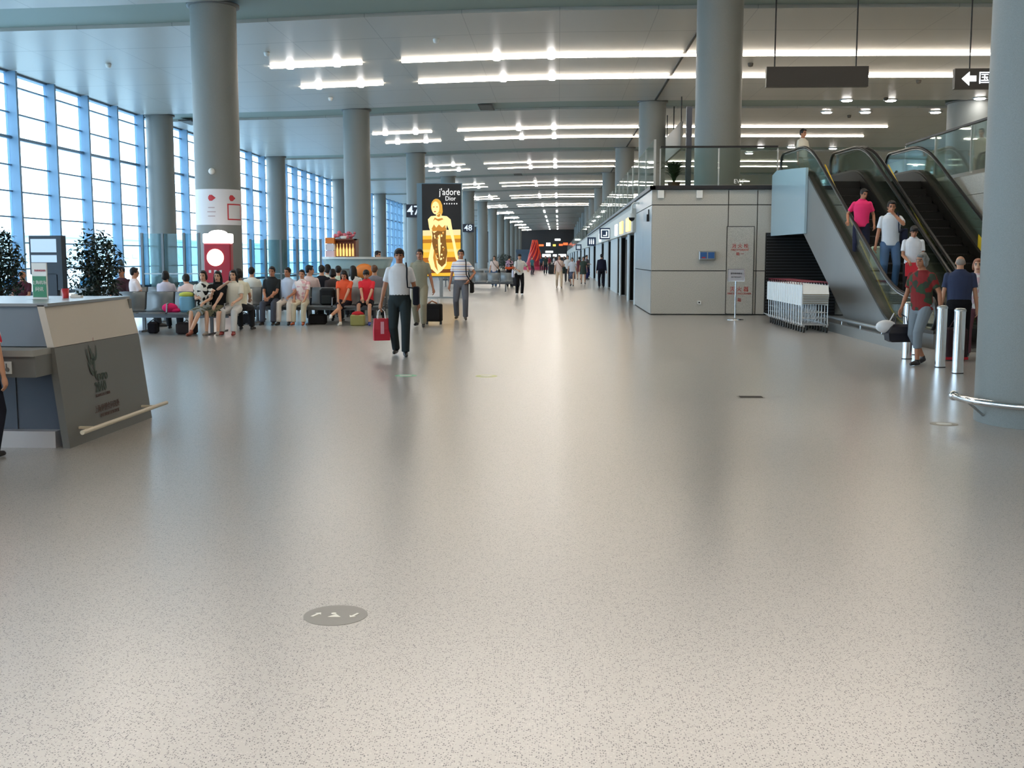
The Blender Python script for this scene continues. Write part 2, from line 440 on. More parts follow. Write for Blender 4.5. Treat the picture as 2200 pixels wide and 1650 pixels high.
# ================================================================= upper floor block, walls
M_SEAM = mat('panel_joint', (58,58,56), .8)
M_CAPS = mat('dark_coping', (40,40,44), .4, .3)
b = MB(); b.box(2.6, XR, 31.27, YE, 3.2, MZ); b.box(9.3, XR, 4.0, 31.2, 3.2, MZ); struct(b.build('floor_upper', mat('upper_deck', (150,146,136), .4)))
def panels(xs, zs, y, m, g=.012, th=.06):
    b = MB()
    for x0, x1 in zip(xs, xs[1:]):
        for z0, z1 in zip(zs, zs[1:]): b.box(x0+g, x1-g, y, y+th, z0+g, z1-g)
    return b
b = panels([2.56, 5.72/1.0-1.07, 5.44, 6.05], [0.02, 1.22, 3.02, 3.44], 31.2, M_CLAD)
b.box(6.06, 9.3, 31.2, 31.26, 0.02, 3.44)
struct(b.build('wall_front', M_CLAD))
b = MB(); b.box(2.58, 9.3, 31.25, 31.4, 0, 3.4); b.box(2.60, 2.8, 31.3, 37.6, 0, 3.4); struct(b.build('wall_backing', M_SEAM))
b = MB()
for z0, z1 in ((.02,1.22),(1.22,3.02),(3.02,3.44)):
    for y0, y1 in ((31.2, 34.4), (34.4, 37.6)): b.box(2.555, 2.61, y0+.008, y1-.008, z0+.012, z1-.012)
struct(b.build('wall_inner', mat('stone_cladding_side', (160,164,164), .25, 0, .6)))
b = MB(); b.box(2.5, 6.0, 31.1, 31.3, MZ-.01, MZ+.09); b.box(2.5, 2.64, 31.1, 100, MZ-.01, MZ+.09); struct(b.build('trim_20', M_CAPS))
# side wall under the right upper floor
b = MB()
for k in range(7):
    for z0, z1 in ((.02,1.7),(1.7,3.0),(3.0,3.44)): b.box(9.28, 9.34, 4+k*3.9, 4+(k+1)*3.9-.02, z0, z1-.012)
struct(b.build('wall_side', M_CLAD))
b = MB(); b.box(9.33, 9.5, 4, 31.2, 0, 3.4); struct(b.build('wall_side_backing', M_SEAM))
# black louvre recess beside the escalator
t = thing('louvre_panel', 'dark ribbed louvre panel in the stone wall behind the luggage trolleys', 'louvre', (0,0,0))
x0, x1 = at(1643, 600, 31.15).x, 7.6
b = MB(); b.box(x0, x1, 31.12, 31.2, .03, 2.26); b.build('frame', M_BLACK, t)
b = MB()
for k in range(26): b.box(x0+.03, x1, 31.08, 31.13, .1+k*.083, .135+k*.083)
b.build('slats', mat('louvre_slat', (62,64,68), .4, .3), t)
# hydrant doors on the wall: outline grooves
t = thing('service_door', 'flush stone service door in the wall marked with red lettering', 'door', (0,0,0))
xa, xb_ = at(1559, 600, 31.2).x, at(1618, 600, 31.2).x
b = MB(); b.box(xa+.02, xb_-.01, 31.175, 31.2, .05, 2.42); b.build('door_leaf', M_CLAD, t)
b = MB(); b.box(xb_-.012, xb_+.006, 31.17, 31.2, .03, 2.44); b.box(xa, xa+.018, 31.17, 31.2, .03, 2.44); b.box(xa, xb_, 31.17, 31.2, 2.42, 2.44); b.build('door_joint', M_SEAM, t)
M_RED = mat('red_letter', (176,44,44), .5)
def wtext(s, px, py, hpx, m, name, Y=31.17, par=None, **k):
    p = at(px, py, Y); return text(s, hpx*Y/FPX*1.25, m, name, par, Matrix.Translation(p), **k)
wtext('消 火 栓', 1590, 529, 8, M_RED, 'red_lettering', par=t); wtext('FIRE HYDRANT', 1590, 537, 4.5, M_RED, 'red_lettering', par=t); wtext('箱 一', 1590, 546, 6, M_RED, 'red_lettering', par=t)
wtext('灭 火 器', 1588, 622, 9, M_RED, 'red_lettering', par=t); wtext('FIRE EXTINGUISHER', 1588, 631, 4.5, M_RED, 'red_lettering', par=t); wtext('箱', 1588, 645, 7, M_RED, 'red_lettering', par=t)
for (px, l) in ((1420, 'left white square cover plate high on the stone wall'), (1503, 'right white square cover plate high on the stone wall')):
    p = at(px, 417, 31.16); b = MB(); b.rbox((0,0,0), (.17,.06,.22), .01); tag(b.build('cover_plate', M_WHITE, None, p), l, 'plate', 'cover plates')
p = at(1502, 650, 31.18); t = thing('wall_socket', 'small white electric socket low on the stone wall', 'socket', p); b = MB(); b.box(-.05,.05,-.015,.015,-.05,.05); b.build('socket_plate', M_WHITE, t)
b = MB(); b.box(-.02,.02,-.02,-.014,-.02,.02); b.build('socket_hole', M_DARK, t)
p = at(1519, 549, 31.12)
t = thing('payphone_box', 'small steel wall box with two blue panels on the stone wall', 'box', p)
b = MB(); b.rbox((0,0,0), (.44,.12,.24), .02); b.build('casing', M_METAL, t)
b = MB(); b.box(-.19,-.01,-.075,-.055,-.08,.09); b.build('blue_panel', mat('blue_panel', (40,90,150), .4), t)
b = MB(); b.box(.02,.19,-.075,-.055,-.08,.09); b.build('blue_panel', mat('blue_panel', (40,90,150), .4), t)
b = MB(); b.box(-.15,-.05,-.08,-.07,-.07,-.04); b.build('red_strip', M_RED, t)
# notice stand
g = gr(1579, 687)
t = thing('notice_stand', 'steel post notice stand with framed grey sign before the stone wall', 'sign stand', g)
b = MB(); b.lathe([(.21,0),(.21,.012),(.05,.03),(.02,.05)]); b.build('base', M_CHROME, t)
b = MB(); b.cyl((0,0,0), .018, .03, 1.0); b.build('post', M_CHROME, t)
b = MB(); b.box(-.22,.22,-.03,-.01,.98,1.3); b.build('frame', M_CHROME, t)
b = MB(); b.box(-.2,.2,-.036,-.028,1.0,1.28); s = b.build('sign_face', mat('notice_grey', (172,172,178), .5), t)
M_TXT = mat('dark_text', (50,50,60), .5)
text('请勿将手推车', .05, M_TXT, 'lettering', t, Matrix.Translation((0,-.04,1.18))); text('NO TROLLEYS', .04, M_TXT, 'lettering', t, Matrix.Translation((0,-.04,1.09)))

# ---------------------------------------------------------------- glass balustrades of the upper floor
def balustrade(label, p0, p1, z0, h, step, rail=True, posts=True, railm=None):
    p0, p1 = Vector(p0), Vector(p1); d = p1-p0; L = d.length; ang = math.atan2(d.y, d.x)
    t = thing('glass_balustrade', label, 'balustrade', (p0.x, p0.y, z0), ang)
    n_ = max(1, round(L/step)); w = L/n_
    for k in range(n_):
        b = MB(); b.box(k*w+.02, (k+1)*w-.02, -.008, .008, .04, h); b.build('glass_panel', M_BAL, t)
    if posts:
        for k in range(n_+1):
            b = MB(); b.box(k*w-.015, k*w+.015, -.03, .03, 0, h-.02); b.build('post', M_METAL, t)
    if rail:
        b = MB(); b.box(0, L, -.035, .035, h, h+.05); b.build('handrail', railm or M_DARK, t)
    return t
XL = 2.62
balustrade('front glass balustrade with dark handrail above the stone wall', (XL+.15, 31.2), (5.95, 31.2), MZ+.08, 1.03, 1.6)
balustrade('long glass balustrade along the upper floor above the shops', (XL, 31.2), (XL, 103.2), MZ+.08, 1.28, 3.0, rail=False)
balustrade('far end of the glass balustrade above the distant shops', (XL, 103.2), (XL, 328), MZ+.05, 1.28, 9.0, rail=False)
balustrade('sloping-looking glass balustrade with dark rail at far right beside the escalators', (9.34, 4.2), (9.34, 28.6), MZ+.05, 1.08, 2.4)
balustrade('short glass balustrade between the escalators and the right deck', (9.34, 28.6), (9.34, 31.0), MZ+.05, 1.08, 2.4)
p = at(1478, 395, 31.9)
b = MB(); b.box(-.075,.075,-.075,.075,0,2.3); b.box(-.09,.09,-.09,.09,0,.05); tag(b.build('square_post', mat('post_grey', (62,66,78), .45), None, (p.x, 31.9, MZ)), 'dark square post standing behind the front glass balustrade', 'post')
p = at(1610, 390, 31.19)
text('EV-F', .16, M_WHITE, 'lettering', None, Matrix.Translation((at(1588, 388, 31.18).x, 31.17, MZ+.2)))
o = bpy.data.objects['lettering.002'] if 'lettering.002' in bpy.data.objects else None
for o in COL.objects:
    if o.name.startswith('lettering') and o.parent is None: tag(o, 'white letters stuck low on the front glass balustrade', 'lettering'); o.name = 'glass_lettering'
# plant behind the balustrade
def spiky_plant(name, label, loc, h, r_, n_, pot=True, seed=1):
    rnd = random.Random(seed); t = thing(name, label, 'plant', loc)
    if pot:
        b = MB(); b.lathe([(.13,0),(.18,.25),(.19,.28),(.16,.28),(.15,.24)], n=16); b.build('pot', mat('pot_brown', (92,66,48), .6), t)
    b = MB(); z0 = .25 if pot else 0
    for k in range(n_):
        a = rnd.uniform(0, 6.28); l = r_*rnd.uniform(.7,1.1); hh = h*rnd.uniform(.45,1.0); w = .028*rnd.uniform(.8,1.3)
        pts = []
        for i in range(5):
            q = i/4; rr_ = l*q**1.4; z = z0+hh*(1-(1-q)**2)*(1-.25*q*q)
            pts.append((Vector((rr_*math.cos(a), rr_*math.sin(a), z)), w*(1-q**2)+.002))
        sd = Vector((-math.sin(a), math.cos(a), 0)); vs = []
        for p_, w_ in pts: vs += [p_-sd*w_, p_+sd*w_+Vector((0,0,.004))]
        b.add(vs, [(2*i,2*i+1,2*i+3,2*i+2) for i in range(4)])
    b.build('leaves', mat('leaf_dark', (44,70,36), .5, noise=.4, nscale=6), t)
    return t
spiky_plant('potted_palm', 'spiky green potted plant behind the front glass balustrade', (at(1448, 380, 32.6).x, 32.6, MZ), .8, .5, 80, True, 3)
def leafy_tree(label, loc, h, r_, seed):
    rnd = random.Random(seed); t = thing('potted_tree', label, 'plant', loc)
    b = MB(); b.lathe([(.22,0),(.3,.42),(.32,.46),(.28,.46),(.26,.4)], n=20); b.build('pot', mat('pot_grey', (90,92,90), .6), t)
    b = MB(); b.tube([(0,0,.4),(.02,.01,.9),(-.02,0,h*.62)], [.035,.03,.02], 8)
    for k in range(14):
        a = rnd.uniform(0,6.28); z = rnd.uniform(.55, h*.6); b.tube([(0,0,z),(r_*.35*math.cos(a), r_*.35*math.sin(a), z+.25),(r_*.7*math.cos(a), r_*.7*math.sin(a), z+rnd.uniform(.3,.6))], [.014,.01,.005], 5)
    b.build('trunk', mat('bark', (62,50,38), .8), t)
    b = MB(); cz0 = h*.64
    for k in range(2300):
        u = rnd.uniform(-1,1); a = rnd.uniform(0,6.28); q = rnd.random()**.4
        rr_ = math.sqrt(1-u*u)*r_*q*(1+.25*math.sin(3*a+seed)+.15*math.sin(7*u)); c = Vector((rr_*math.cos(a), rr_*math.sin(a), cz0+u*h*.36*q))
        d = Vector((rnd.uniform(-1,1), rnd.uniform(-1,1), rnd.uniform(-.9,.3))).normalized(); s_ = d.cross(Vector((rnd.uniform(-1,1), rnd.uniform(-1,1), 1))).normalized()
        L = rnd.uniform(.07,.14)
        b.add([c, c+d*L*.5+s_*L*.2, c+d*L, c+d*L*.5-s_*L*.2], [(0,1,2,3)])
    b.build('foliage', mat('leaf_blue_green', (22,44,34), .5, noise=.4, nscale=5), t)
g = at(212, 640, 21.0); leafy_tree('dense dark green potted tree before the windows, right of the display stand', (g.x, 21.0, 0), 2.14, .50, 4)
g = at(2, 640, 21.0); leafy_tree('dark green potted tree cut by the left edge of the view', (g.x, 21.0, 0), 2.2, .48, 9)
g = at(1083, 600, 92); leafy_tree('distant green bush in a pot beside the left column row', (g.x, 92, 0), 1.9, .9, 12)

# ---------------------------------------------------------------- hanging signs
def rods(t, xs, z0, z1, y=0):
    for x in xs:
        b = MB(); b.cyl((x, y, 0), .022, z0, z1, 8); b.build('rod', M_DARK, t)
Y = 35.0; a = at(1645, 188, Y); c = at(1865, 143, Y)
t = thing('hanging_board', 'long blank black board hanging from the ceiling on two rods', 'sign', ((a.x+c.x)/2, Y, 0))
b = MB(); b.box(a.x-(a.x+c.x)/2, c.x-(a.x+c.x)/2, -.1, .1, a.z, c.z); b.build('board', mat('board_black', (34,33,32), .5), t)
rods(t, (at(1668,0,Y).x-(a.x+c.x)/2, at(1844,0,Y).x-(a.x+c.x)/2), c.z, cz(8))
Y = 34.6; a = at(2048, 192, Y); c = at(2108, 148, Y)
t = thing('direction_sign', 'black hanging direction sign with lit white arrow, cut by the big column', 'sign', (a.x, Y, 0))
b = MB(); b.box(0, 3.2, -.1, .1, a.z, c.z); b.build('board', mat('board_black', (34,33,32), .5), t)
M_LIT = mat('lit_white', (255,255,255), .5, emit=(235,245,255), es=3.0)
zc = (a.z+c.z)/2
b = MB(); b.prism([(.2,0),(.42,.2),(.42,.08),(.62,.08),(.62,-.08),(.42,-.08),(.42,-.2)], 'y', -.115, -.1, Matrix.Translation((0,0,zc))); b.build('arrow', M_LIT, t)
text('国内出发', .38, M_LIT, 'lettering', t, Matrix.Translation((.68,-.11,zc)), align='LEFT', ext=.004)
rods(t, (.45, 2.8), c.z, cz(13))
t = thing('hanging_board', 'grey hanging board seen edge-on beside the dark post and columns', 'sign', (6.1, 57, 0))
b = MB(); b.box(-.06,.06,0,8,6.97,8.3); b.build('board', mat('board_grey', (96,98,96), .5), t)
for yy in (.3, 4, 7.7):
    b = MB(); b.cyl((0,yy,0), .03, 8.3, 9.55, 6); b.build('rod', M_DARK, t)

# ---------------------------------------------------------------- escalators
def escalator(label, loc, rz, wide=1.2):
    t = thing('escalator', label, 'escalator', loc, rz)
    RISE, RUN, S0, S1 = MZ, 6.23, -2.2, 9.15; k = RISE/RUN
    def line(h, s0=S0, s1=S1, soft=.5):
        pts = [(s0, h), (-soft, h)]
        for i in range(1, 6):
            q = i/5; s_ = -soft+2*soft*q; pts.append((s_, h+k*soft*q*q))
        for i in range(0, 6):
            q = i/5; s_ = RUN-soft+2*soft*q; pts.append((s_, h+RISE-k*soft*(1-q)**2))
        pts.append((s1, h+RISE)); return [p for p in pts if s0 <= p[0] <= s1]
    def rib(B, top_, bot, x0, x1):
        n_ = len(top_); vs = []
        for (s_, zt), (s2, zb) in zip(top_, bot): vs += [(x0,s_,zt),(x1,s_,zt),(x1,s2,zb),(x0,s2,zb)]
        fs = [(0,1,2,3), (4*n_-1,4*n_-2,4*n_-3,4*n_-4)]
        for i in range(n_-1):
            a_, c_ = 4*i, 4*i+4
            fs += [(a_,c_,c_+1,a_+1),(a_+1,c_+1,c_+2,a_+2),(a_+2,c_+2,c_+3,a_+3),(a_+3,c_+3,c_,a_)]
        B.add(vs, fs)
    top_ = line(.27)
    bot = [(s_, max(.005, min(k*s_-1.25, RISE-1.27))) for s_, z in top_]
    # side cladding with a clean kink where the soffit leaves the floor
    tp = line(.27); ss = sorted(set([p[0] for p in tp] + [2.265, 6.2]))
    def interp(pts, s_):
        for (a_, za), (c_, zc_) in zip(pts, pts[1:]):
            if a_ <= s_ <= c_: return za+(zc_-za)*(s_-a_)/max(1e-6, c_-a_)
        return pts[-1][1]
    T2 = [(s_, interp(tp, s_)) for s_ in ss]; B2 = [(s_, max(.005, min(k*s_-1.25, RISE-1.27))) for s_ in ss]
    for x0 in (-.17, wide+.13):
        b = MB(); rib(b, T2, B2, x0, x0+.04); b.build('side_cladding', mat('truss_steel', (150,150,148), .38, .75, noise=.08, nscale=1.2), t)
    b = MB(); T3 = [(s_, interp(line(-.05), s_)) for s_ in ss]; T3 = [(s_, max(z, .02)) for s_, z in T3]; rib(b, T3, [(s_, max(.01, z-.02)) if z < .03 else (s_, z+.02) for s_, z in B2], -.13, wide+.13); b.build('truss', M_DARK, t)
    for x0 in (-.18, wide-.04):                      # decks along each side
        b = MB(); rib(b, line(.32), line(.26), x0, x0+.22); b.build('deck', mat('deck_dark', (74,70,64), .35, .6), t)
    for x0 in (.035, wide-.055):                       # inner skirts
        b = MB(); rib(b, line(.27), line(.0), x0, x0+.02); b.build('skirt', mat('skirt_dark', (48,46,44), .4, .5), t)
    b = MB()
    b = MB(); rib(b, [(s_, z+.006) for s_, z in line(.32, -.3, 5.2)], line(.32, -.3, 5.2), -.015+.02, .035+.0); b.build('yellow_stripe', mat('safety_yellow', (196,168,40), .5), t)
    # handrails and glass
    def rail_pts():
        p = [(-1.2, .40), (-1.5, .28)]
        for i in range(0, 9): a_ = R(250-160*i/8-0); p.append((-1.72+.31*math.cos(a_)-.0, .58+.31*math.sin(a_)))
        p += line(.89, -1.4, 8.4, .8)
        for i in range(0, 9): a_ = R(90-160*i/8); p.append((8.62+.31*math.cos(a_), RISE+.58+.31*math.sin(a_)))
        p += [(8.35, RISE+.28), (8.1, RISE+.38)]
        return p
    rp_ = rail_pts()
    for x in (-.07, wide+.07):
        b = MB(); b.tube([(x, s_, z) for s_, z in rp_], .036, 8); b.build('handrail', M_RUB, t)
        b = MB(); b.tube([(x, s_, z-.045) for s_, z in line(.89, -1.4, 8.5, .8)], .018, 6); b.build('handrail_guide', M_METAL, t)
        g_ = MB(); outer = line(.86, -1.75, 8.65, .8)
        body = [(-1.95, .5), (-1.9, .72)] + outer + [(8.85, RISE+.72), (8.9, RISE+.5)]
        low = [(s_, interp(line(.30), s_)) for s_, z in body]
        rib(g_, body, low, x-.008, x+.008); g_.build('glass_balustrade_panel', M_BAL, t)
    # steps
    st = None; i_ = 0; s_ = -.1
    while s_ < RUN-.2:
        z = max(0.0, k*(s_+.18))
        if st is None:
            b = MB(); b.box(.06, wide-.06, 0, .36, -.22, .0)
            for q in range(22): b.box(.07+q*.0495, .085+q*.0495, 0, .36, 0, .012)
            b.box(.07, wide-.07, -.012, .0, -.2, -.02)
            st = b.build('step', mat('step_black', (26,25,25), .55, .4), t); st.location = (0, s_, z)
        else:
            c = st.copy(); COL.objects.link(c); c.location = (0, s_, z)
        s_ += .36
    for (s0, s1, z) in ((S0-.6, -.1, .0), (RUN+.2, S1+.3, RISE)):
        b = MB(); b.box(.05, wide-.05, s0, s1, z-.03, z+.015)
        for q in range(14): b.box(.08+q*.078, .11+q*.078, s0+.05, s1-.05, z+.015, z+.02)
        b.build('landing_plate', mat('landing_steel', (120,118,114), .4, .8), t)
    return t
EA = .06
E1 = escalator('near escalator carrying three people down, glass sides and black handrails', (6.58, 21.94, 0), EA)
E2 = escalator('second escalator farther right, empty dark steps, yellow warning strip', (6.58+1.50, 21.94+.09, 0), EA)
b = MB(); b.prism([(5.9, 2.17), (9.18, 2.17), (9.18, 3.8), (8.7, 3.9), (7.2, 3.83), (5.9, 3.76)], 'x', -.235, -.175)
b.build('end_panel', mat('panel_painted_reflection', (172,198,210), .25, .25), E1)  # blue of the reflected windows is painted into the base colour
b = MB(); b.add([(1.16, .6, .33+.6*.554), (1.16, 2.7, .33+2.7*.554), (1.16, 2.7, .60+2.7*.554), (1.16, .6, .60+.6*.554)], [(0,1,2,3)])
b.add([(1.17, .6, .33+.6*.554), (1.17, 2.7, .33+2.7*.554), (1.17, 2.7, .60+2.7*.554), (1.17, .6, .60+.6*.554)], [(3,2,1,0)])
b.build('warning_strip', mat('warning_yellow', (226,196,50), .5), E2)
an = math.atan(.554)
T = Matrix.Translation((1.15, 1.6, .46+1.6*.554)) @ Matrix.Rotation(R(-90), 4, 'Z') @ Matrix.Rotation(an, 4, 'Y')
text('小心夹脚  MIND YOUR STEP', .13, mat('strip_text', (60,50,30), .5), 'lettering', E2, T, ext=.002)
# low kerb with guard rail in front of the escalator foot
t = thing('guard_rail', 'low tubular guard rail on a metal kerb before the escalator foot', 'rail', (5.93, 19.0, 0))
b = MB(); b.box(-.05,.05,0,6.2,0,.2); b.build('kerb', mat('kerb_steel', (150,152,150), .3, .7), t)
b = MB(); b.tube([(-.02,-.1,.3),(-.02,6.3,.3)], .035, 10); b.build('rail_tube', M_METAL, t)
for k in range(5):
    b = MB(); b.cyl((-.02,.2+k*1.45,0), .016, .19, .3, 8); b.build('rail_post', M_METAL, t)

# ---------------------------------------------------------------- bollards
bo = None
for (px, py, l) in ((2057, 802, 'nearest chrome bollard, right in front of the big column'), (2019, 789, 'second chrome bollard, left of the nearest one'), (1948, 771, 'chrome bollard behind the black handbag'), (1967, 762, 'rearmost chrome bollard beside the old woman\'s legs')):
    g = gr(px, py)
    if bo is None:
        bo = thing('bollard', l, 'bollard', g, 0, 'chrome bollards')
        b = MB(); b.lathe([(.075,.01),(.075,.86)], n=20); b.build('post', M_CHROME, bo)
        b = MB(); b.lathe([(.078,.855),(.078,.88),(.06,.9),(.01,.905)], n=20); b.build('cap', M_METAL, bo)
        b = MB(); b.lathe([(.08,0),(.08,.012)], n=20); b.build('base_ring', M_DARK, bo)
    else: dup(bo, g, label=l)

# ---------------------------------------------------------------- luggage trolleys
def trolley(label, loc):
    t = thing('luggage_trolley', label, 'trolley', loc, 0, 'nested luggage trolleys')
    b = MB()
    for x in (-.27, .27): b.box(x-.012, x+.012, -.01, .24, .57, 1.0)
    b.add([(-.27,-.02,.60),(.27,-.02,.60),(.27,-.13,.82),(-.27,-.13,.82)], [(0,1,2,3)]); b.add([(-.27,-.12,.82),(.27,-.12,.82),(.27,0,1.0),(-.27,0,1.0)], [(0,1,2,3)])
    b.build('basket_panel', mat('trolley_white', (222,226,226), .35, noise=.05), t)
    b = MB()
    for x in (-.275, .275):
        b.tube([(x,.02,1.02),(x,.0,.6),(x,-.02,.2),(x,-.1,.15)], .013, 6)
        b.tube([(x*.95,-.12,.16),(x*.9,.75,.2)], .012, 6)
    for z in (.3,.42,.16): b.tube([(-.275,-.02,z),(.275,-.02,z)], .009, 6)
    for x in (-.14,.0,.14): b.tube([(x,-.02,.2),(x,-.0,.58)], .006, 5)
    b.build('frame', mat('trolley_steel', (186,190,194), .35, .6), t)
    b = MB(); b.tube([(-.27,.02,1.02),(-.27,.1,1.07),(.27,.1,1.07),(.27,.02,1.02)], .012, 8); b.build('handle', mat('handle_red', (112,34,52), .4), t)
    b = MB()
    for q in range(5): b.box(-.26,.26,-.135+q*.018,-.125+q*.018,.80-q*.045,.812-q*.045)
    b.build('front_slats', mat('slat_tan', (120,104,76), .5), t)
    for (x, y) in ((-.24,-.1),(.24,-.1),(0,.7)):
        b = MB(); T = Matrix.Translation((x,y,.06)) @ Matrix.Rotation(R(90), 4, 'Y'); b.prism([(.06*math.cos(a_*math.pi/6), .06*math.sin(a_*math.pi/6)) for a_ in range(12)], 'z', -.014, .014, T); w = b.build('wheel', M_BLACK, t)
        b = MB(); b.box(x-.02,x+.02,y-.015,y+.015,.07,.16); b.build('fork', M_CHROME, w)
    return t
t0 = trolley('front luggage trolley of the nested row, showing its whole front', (5.45, 24.05, 0))
for k in range(1, 15):
    dup(t0, (5.45-.002*k, 24.05+k*.255, 0), label='white and chrome luggage trolley, %s of the nested row beside the louvre' % (ORD[k] if k < 14 else 'rearmost'))
# ---------------------------------------------------------------- floor marks
M_STK = mat('sticker_grey', (112,109,105), .35); M_STW = mat('sticker_white', (206,204,196), .4)
def sticker(px, py, r_, label, m, kind=0):
    g = gr(px, py); t = thing('floor_sticker', label, 'sticker', g)
    b = MB(); b.lathe([(r_,0),(r_,.0015)], n=40, smooth=False); b.build('disc', m, t)
    if kind == 0:
        for (cx, rot, p) in ((-.088, -.5, [(-.006,-.03),(.006,-.03),(.006,.012),(.018,.012),(0,.034),(-.018,.012),(-.006,.012)]), (.085, 2.7, [(-.006,-.03),(.006,-.03),(.006,.012),(.018,.012),(0,.034),(-.018,.012),(-.006,.012)])):
            c_, s_ = math.cos(rot), math.sin(rot)
            b = MB(); b.prism([(cx+x*c_-y*s_, x*s_+y*c_) for x, y in p], 'z', .0016, .003); b.build('arrow_mark', M_STW, t)
        b = MB(); b.lathe([(.012,.0016),(.012,.003)], (-.012,.02,0), 12); b.prism([(-.03,-.03),(.03,-.03),(.0,.012)], 'z', .0016, .003); b.build('figure_mark', M_STW, t)
    else:
        b = MB(); b.lathe([(r_*.55,.0016),(r_*.55,.003)], n=20); b.build('centre_mark', M_STW, t)
    return t
sticker(721, 1322, .143, 'round grey floor sticker with pale arrow marks in the foreground', M_STK)
sticker(872, 807, .15, 'small pale green round floor sticker near the walking man', mat('sticker_green', (120,190,150), .4), 1)
sticker(1045, 808, .15, 'small pale yellowish round floor sticker at mid floor', mat('sticker_yellow', (190,196,120), .4), 1)
sticker(2028, 911, .13, 'dull oval floor cover near the big column foot', mat('cover_brown', (128,118,100), .4), 1)
g = gr(1613, 853); t = thing('floor_grille', 'small dark rectangular floor grille on the right of the open floor', 'grille', g)
b = MB(); b.box(-.15,.15,-.09,.09,0,.002); b.build('frame', mat('grille_frame', (112,108,98), .4), t)
b = MB()
for k in range(6): b.box(-.13,.13,-.075+k*.028,-.063+k*.028,.002,.004)
b.build('bars', M_DARK, t)

# ---------------------------------------------------------------- information desk
t = thing('information_desk', 'grey and white information desk with logo in the left foreground', 'desk', (0,0,0))
M_DG = mat('desk_grey', (112,112,110), .45, .2); M_DW = mat('desk_white', (196,188,178), .5); M_DB = mat('desk_blue_grey', (116,124,134), .4, .3)
def quadbox(B, A, th):   # A four corners of the outer face, th vector inward
    A = [Vector(p) for p in A]; C = [p+Vector(th) for p in A]
    B.add(A+C, [(0,1,2,3),(7,6,5,4),(0,4,5,1),(1,5,6,2),(2,6,7,3),(3,7,4,0)])
y0, y1 = 9.1, 10.92
def xs_(z): return -4.09-.115*z
b = MB(); quadbox(b, [(xs_(0),y0,0),(xs_(0)+.03,y1,0),(xs_(.846)+.03,y1-.02,.846),(xs_(.846),y0,.846)], (-.06,0,0)); b.build('side_panel', M_DG, t)
b = MB(); quadbox(b, [(xs_(.85),y0,.85),(xs_(.85)+.03,y1-.02,.85),(xs_(1.2),y1-.05,1.2),(xs_(1.2)-.03,y0,1.2)], (-.06,0,0)); b.build('white_panel', M_DW, t)
b = MB(); quadbox(b, [(-7.5,y0,.86),(xs_(.86)-.01,y0,.86),(xs_(1.2)-.04,y0+.03,1.19),(-7.5,y0+.03,1.19)], (0,.05,0)); b.build('front_panel', M_DB, t)
b = MB(); b.box(-7.5, xs_(1.2)-.0, y0+.0, y1-.03, 1.19, 1.215); b.build('worktop', mat('desk_top', (140,146,152), .3), t)
b = MB(); b.box(-7.5, xs_(.85)-.03, y0-.32, y0+.02, .80, .85); b.build('ledge', mat('desk_ledge', (150,150,146), .4), t)
b = MB(); b.box(-7.5, xs_(.7)-.04, y0-.30, y0, .63, .80); b.build('fascia', M_DG, t)
b = MB(); b.box(-7.5, xs_(.3)-.05, y0+.15, y0+.2, .14, .63); b.box(-4.62,-4.6,y0+.14,y0+.15,.14,.63); b.build('recess_panel', mat('desk_recess', (88,94,106), .4, .3), t)
b = MB(); b.box(-7.5, xs_(.1)-.12, y0+.02, y0+.2, 0, .14); b.build('kick_plate', mat('kick_steel', (205,200,202), .3, .5), t)
b = MB(); b.box(-7.5, xs_(.5)-.06, y1-.1, y1-.04, 0, 1.19); b.build('back_panel', M_DG, t)
b = MB(); b.tube([(-3.955,y0-.06,.145),(-3.93,y1+.06,.145)], .02, 8); b.box(-4.1,-3.95,y0+.2,y0+.23,.135,.155); b.box(-4.08,-3.93,y1-.23,y1-.2,.135,.155); b.build('foot_rail', mat('rail_pale', (206,196,176), .4), t)
# logo on the side panel (x out of the face, reading along +Y)
lean = math.atan(.115)
def FT(y, z, off=.006): return Matrix.Translation((xs_(z)+.03*(y-y0)/1.8+off, y, z)) @ Matrix.Rotation(R(90), 4, 'Z') @ Matrix.Rotation(-lean, 4, 'X')
M_LG = mat('logo_green', (38,58,48), .5); M_LR = mat('logo_brown', (84,58,52), .5)
def stroke(pts, w, y, z, m):
    b = MB(); T = FT(y, z)
    pts = [Vector((p[0], 0, p[1])) for p in pts]; vs = []
    for i, p in enumerate(pts):
        d = (pts[min(i+1, len(pts)-1)]-pts[max(i-1, 0)]).normalized(); n_ = Vector((-d.z, 0, d.x)); q = 1.5*w*(1-.6*abs(2*i/(len(pts)-1)-1))
        vs += [T @ (p+n_*q), T @ (p-n_*q)]
    b.add(vs, [(2*i,2*i+1,2*i+3,2*i+2) for i in range(len(pts)-1)]); return b.build('logo_stroke', m, t)
def arc(cx, cy, r_, a0, a1, n_=10, ry=None): return [(cx+r_*math.cos(R(a0+(a1-a0)*i/n_)), cy+(ry or r_)*math.sin(R(a0+(a1-a0)*i/n_))) for i in range(n_+1)]
yc = 9.78
stroke(arc(-.03,.05,.07,170,330,12,.11), .013, yc, .72, M_LG); stroke(arc(.04,.07,.06,180,370,12,.10), .012, yc, .72, M_LG); stroke(arc(-.01,.03,.10,200,300,10,.17), .014, yc, .70, M_LG)
stroke([(.03,.02),(.01,-.08),(.0,-.16),(.03,-.22)], .013, yc, .72, M_LG); stroke([(-.05,.08),(-.02,.0),(-.03,-.07)], .010, yc, .74, M_LG)
stroke([(.06,.13),(.07,.16)], .008, yc, .72, mat('logo_red', (130,50,50), .5))
text('EXPO', .085, M_LG, 'lettering', t, FT(9.93,.52), ext=.001, bold=.0025); text('2010', .12, M_LG, 'lettering', t, FT(9.86,.435), ext=.001, bold=.003)
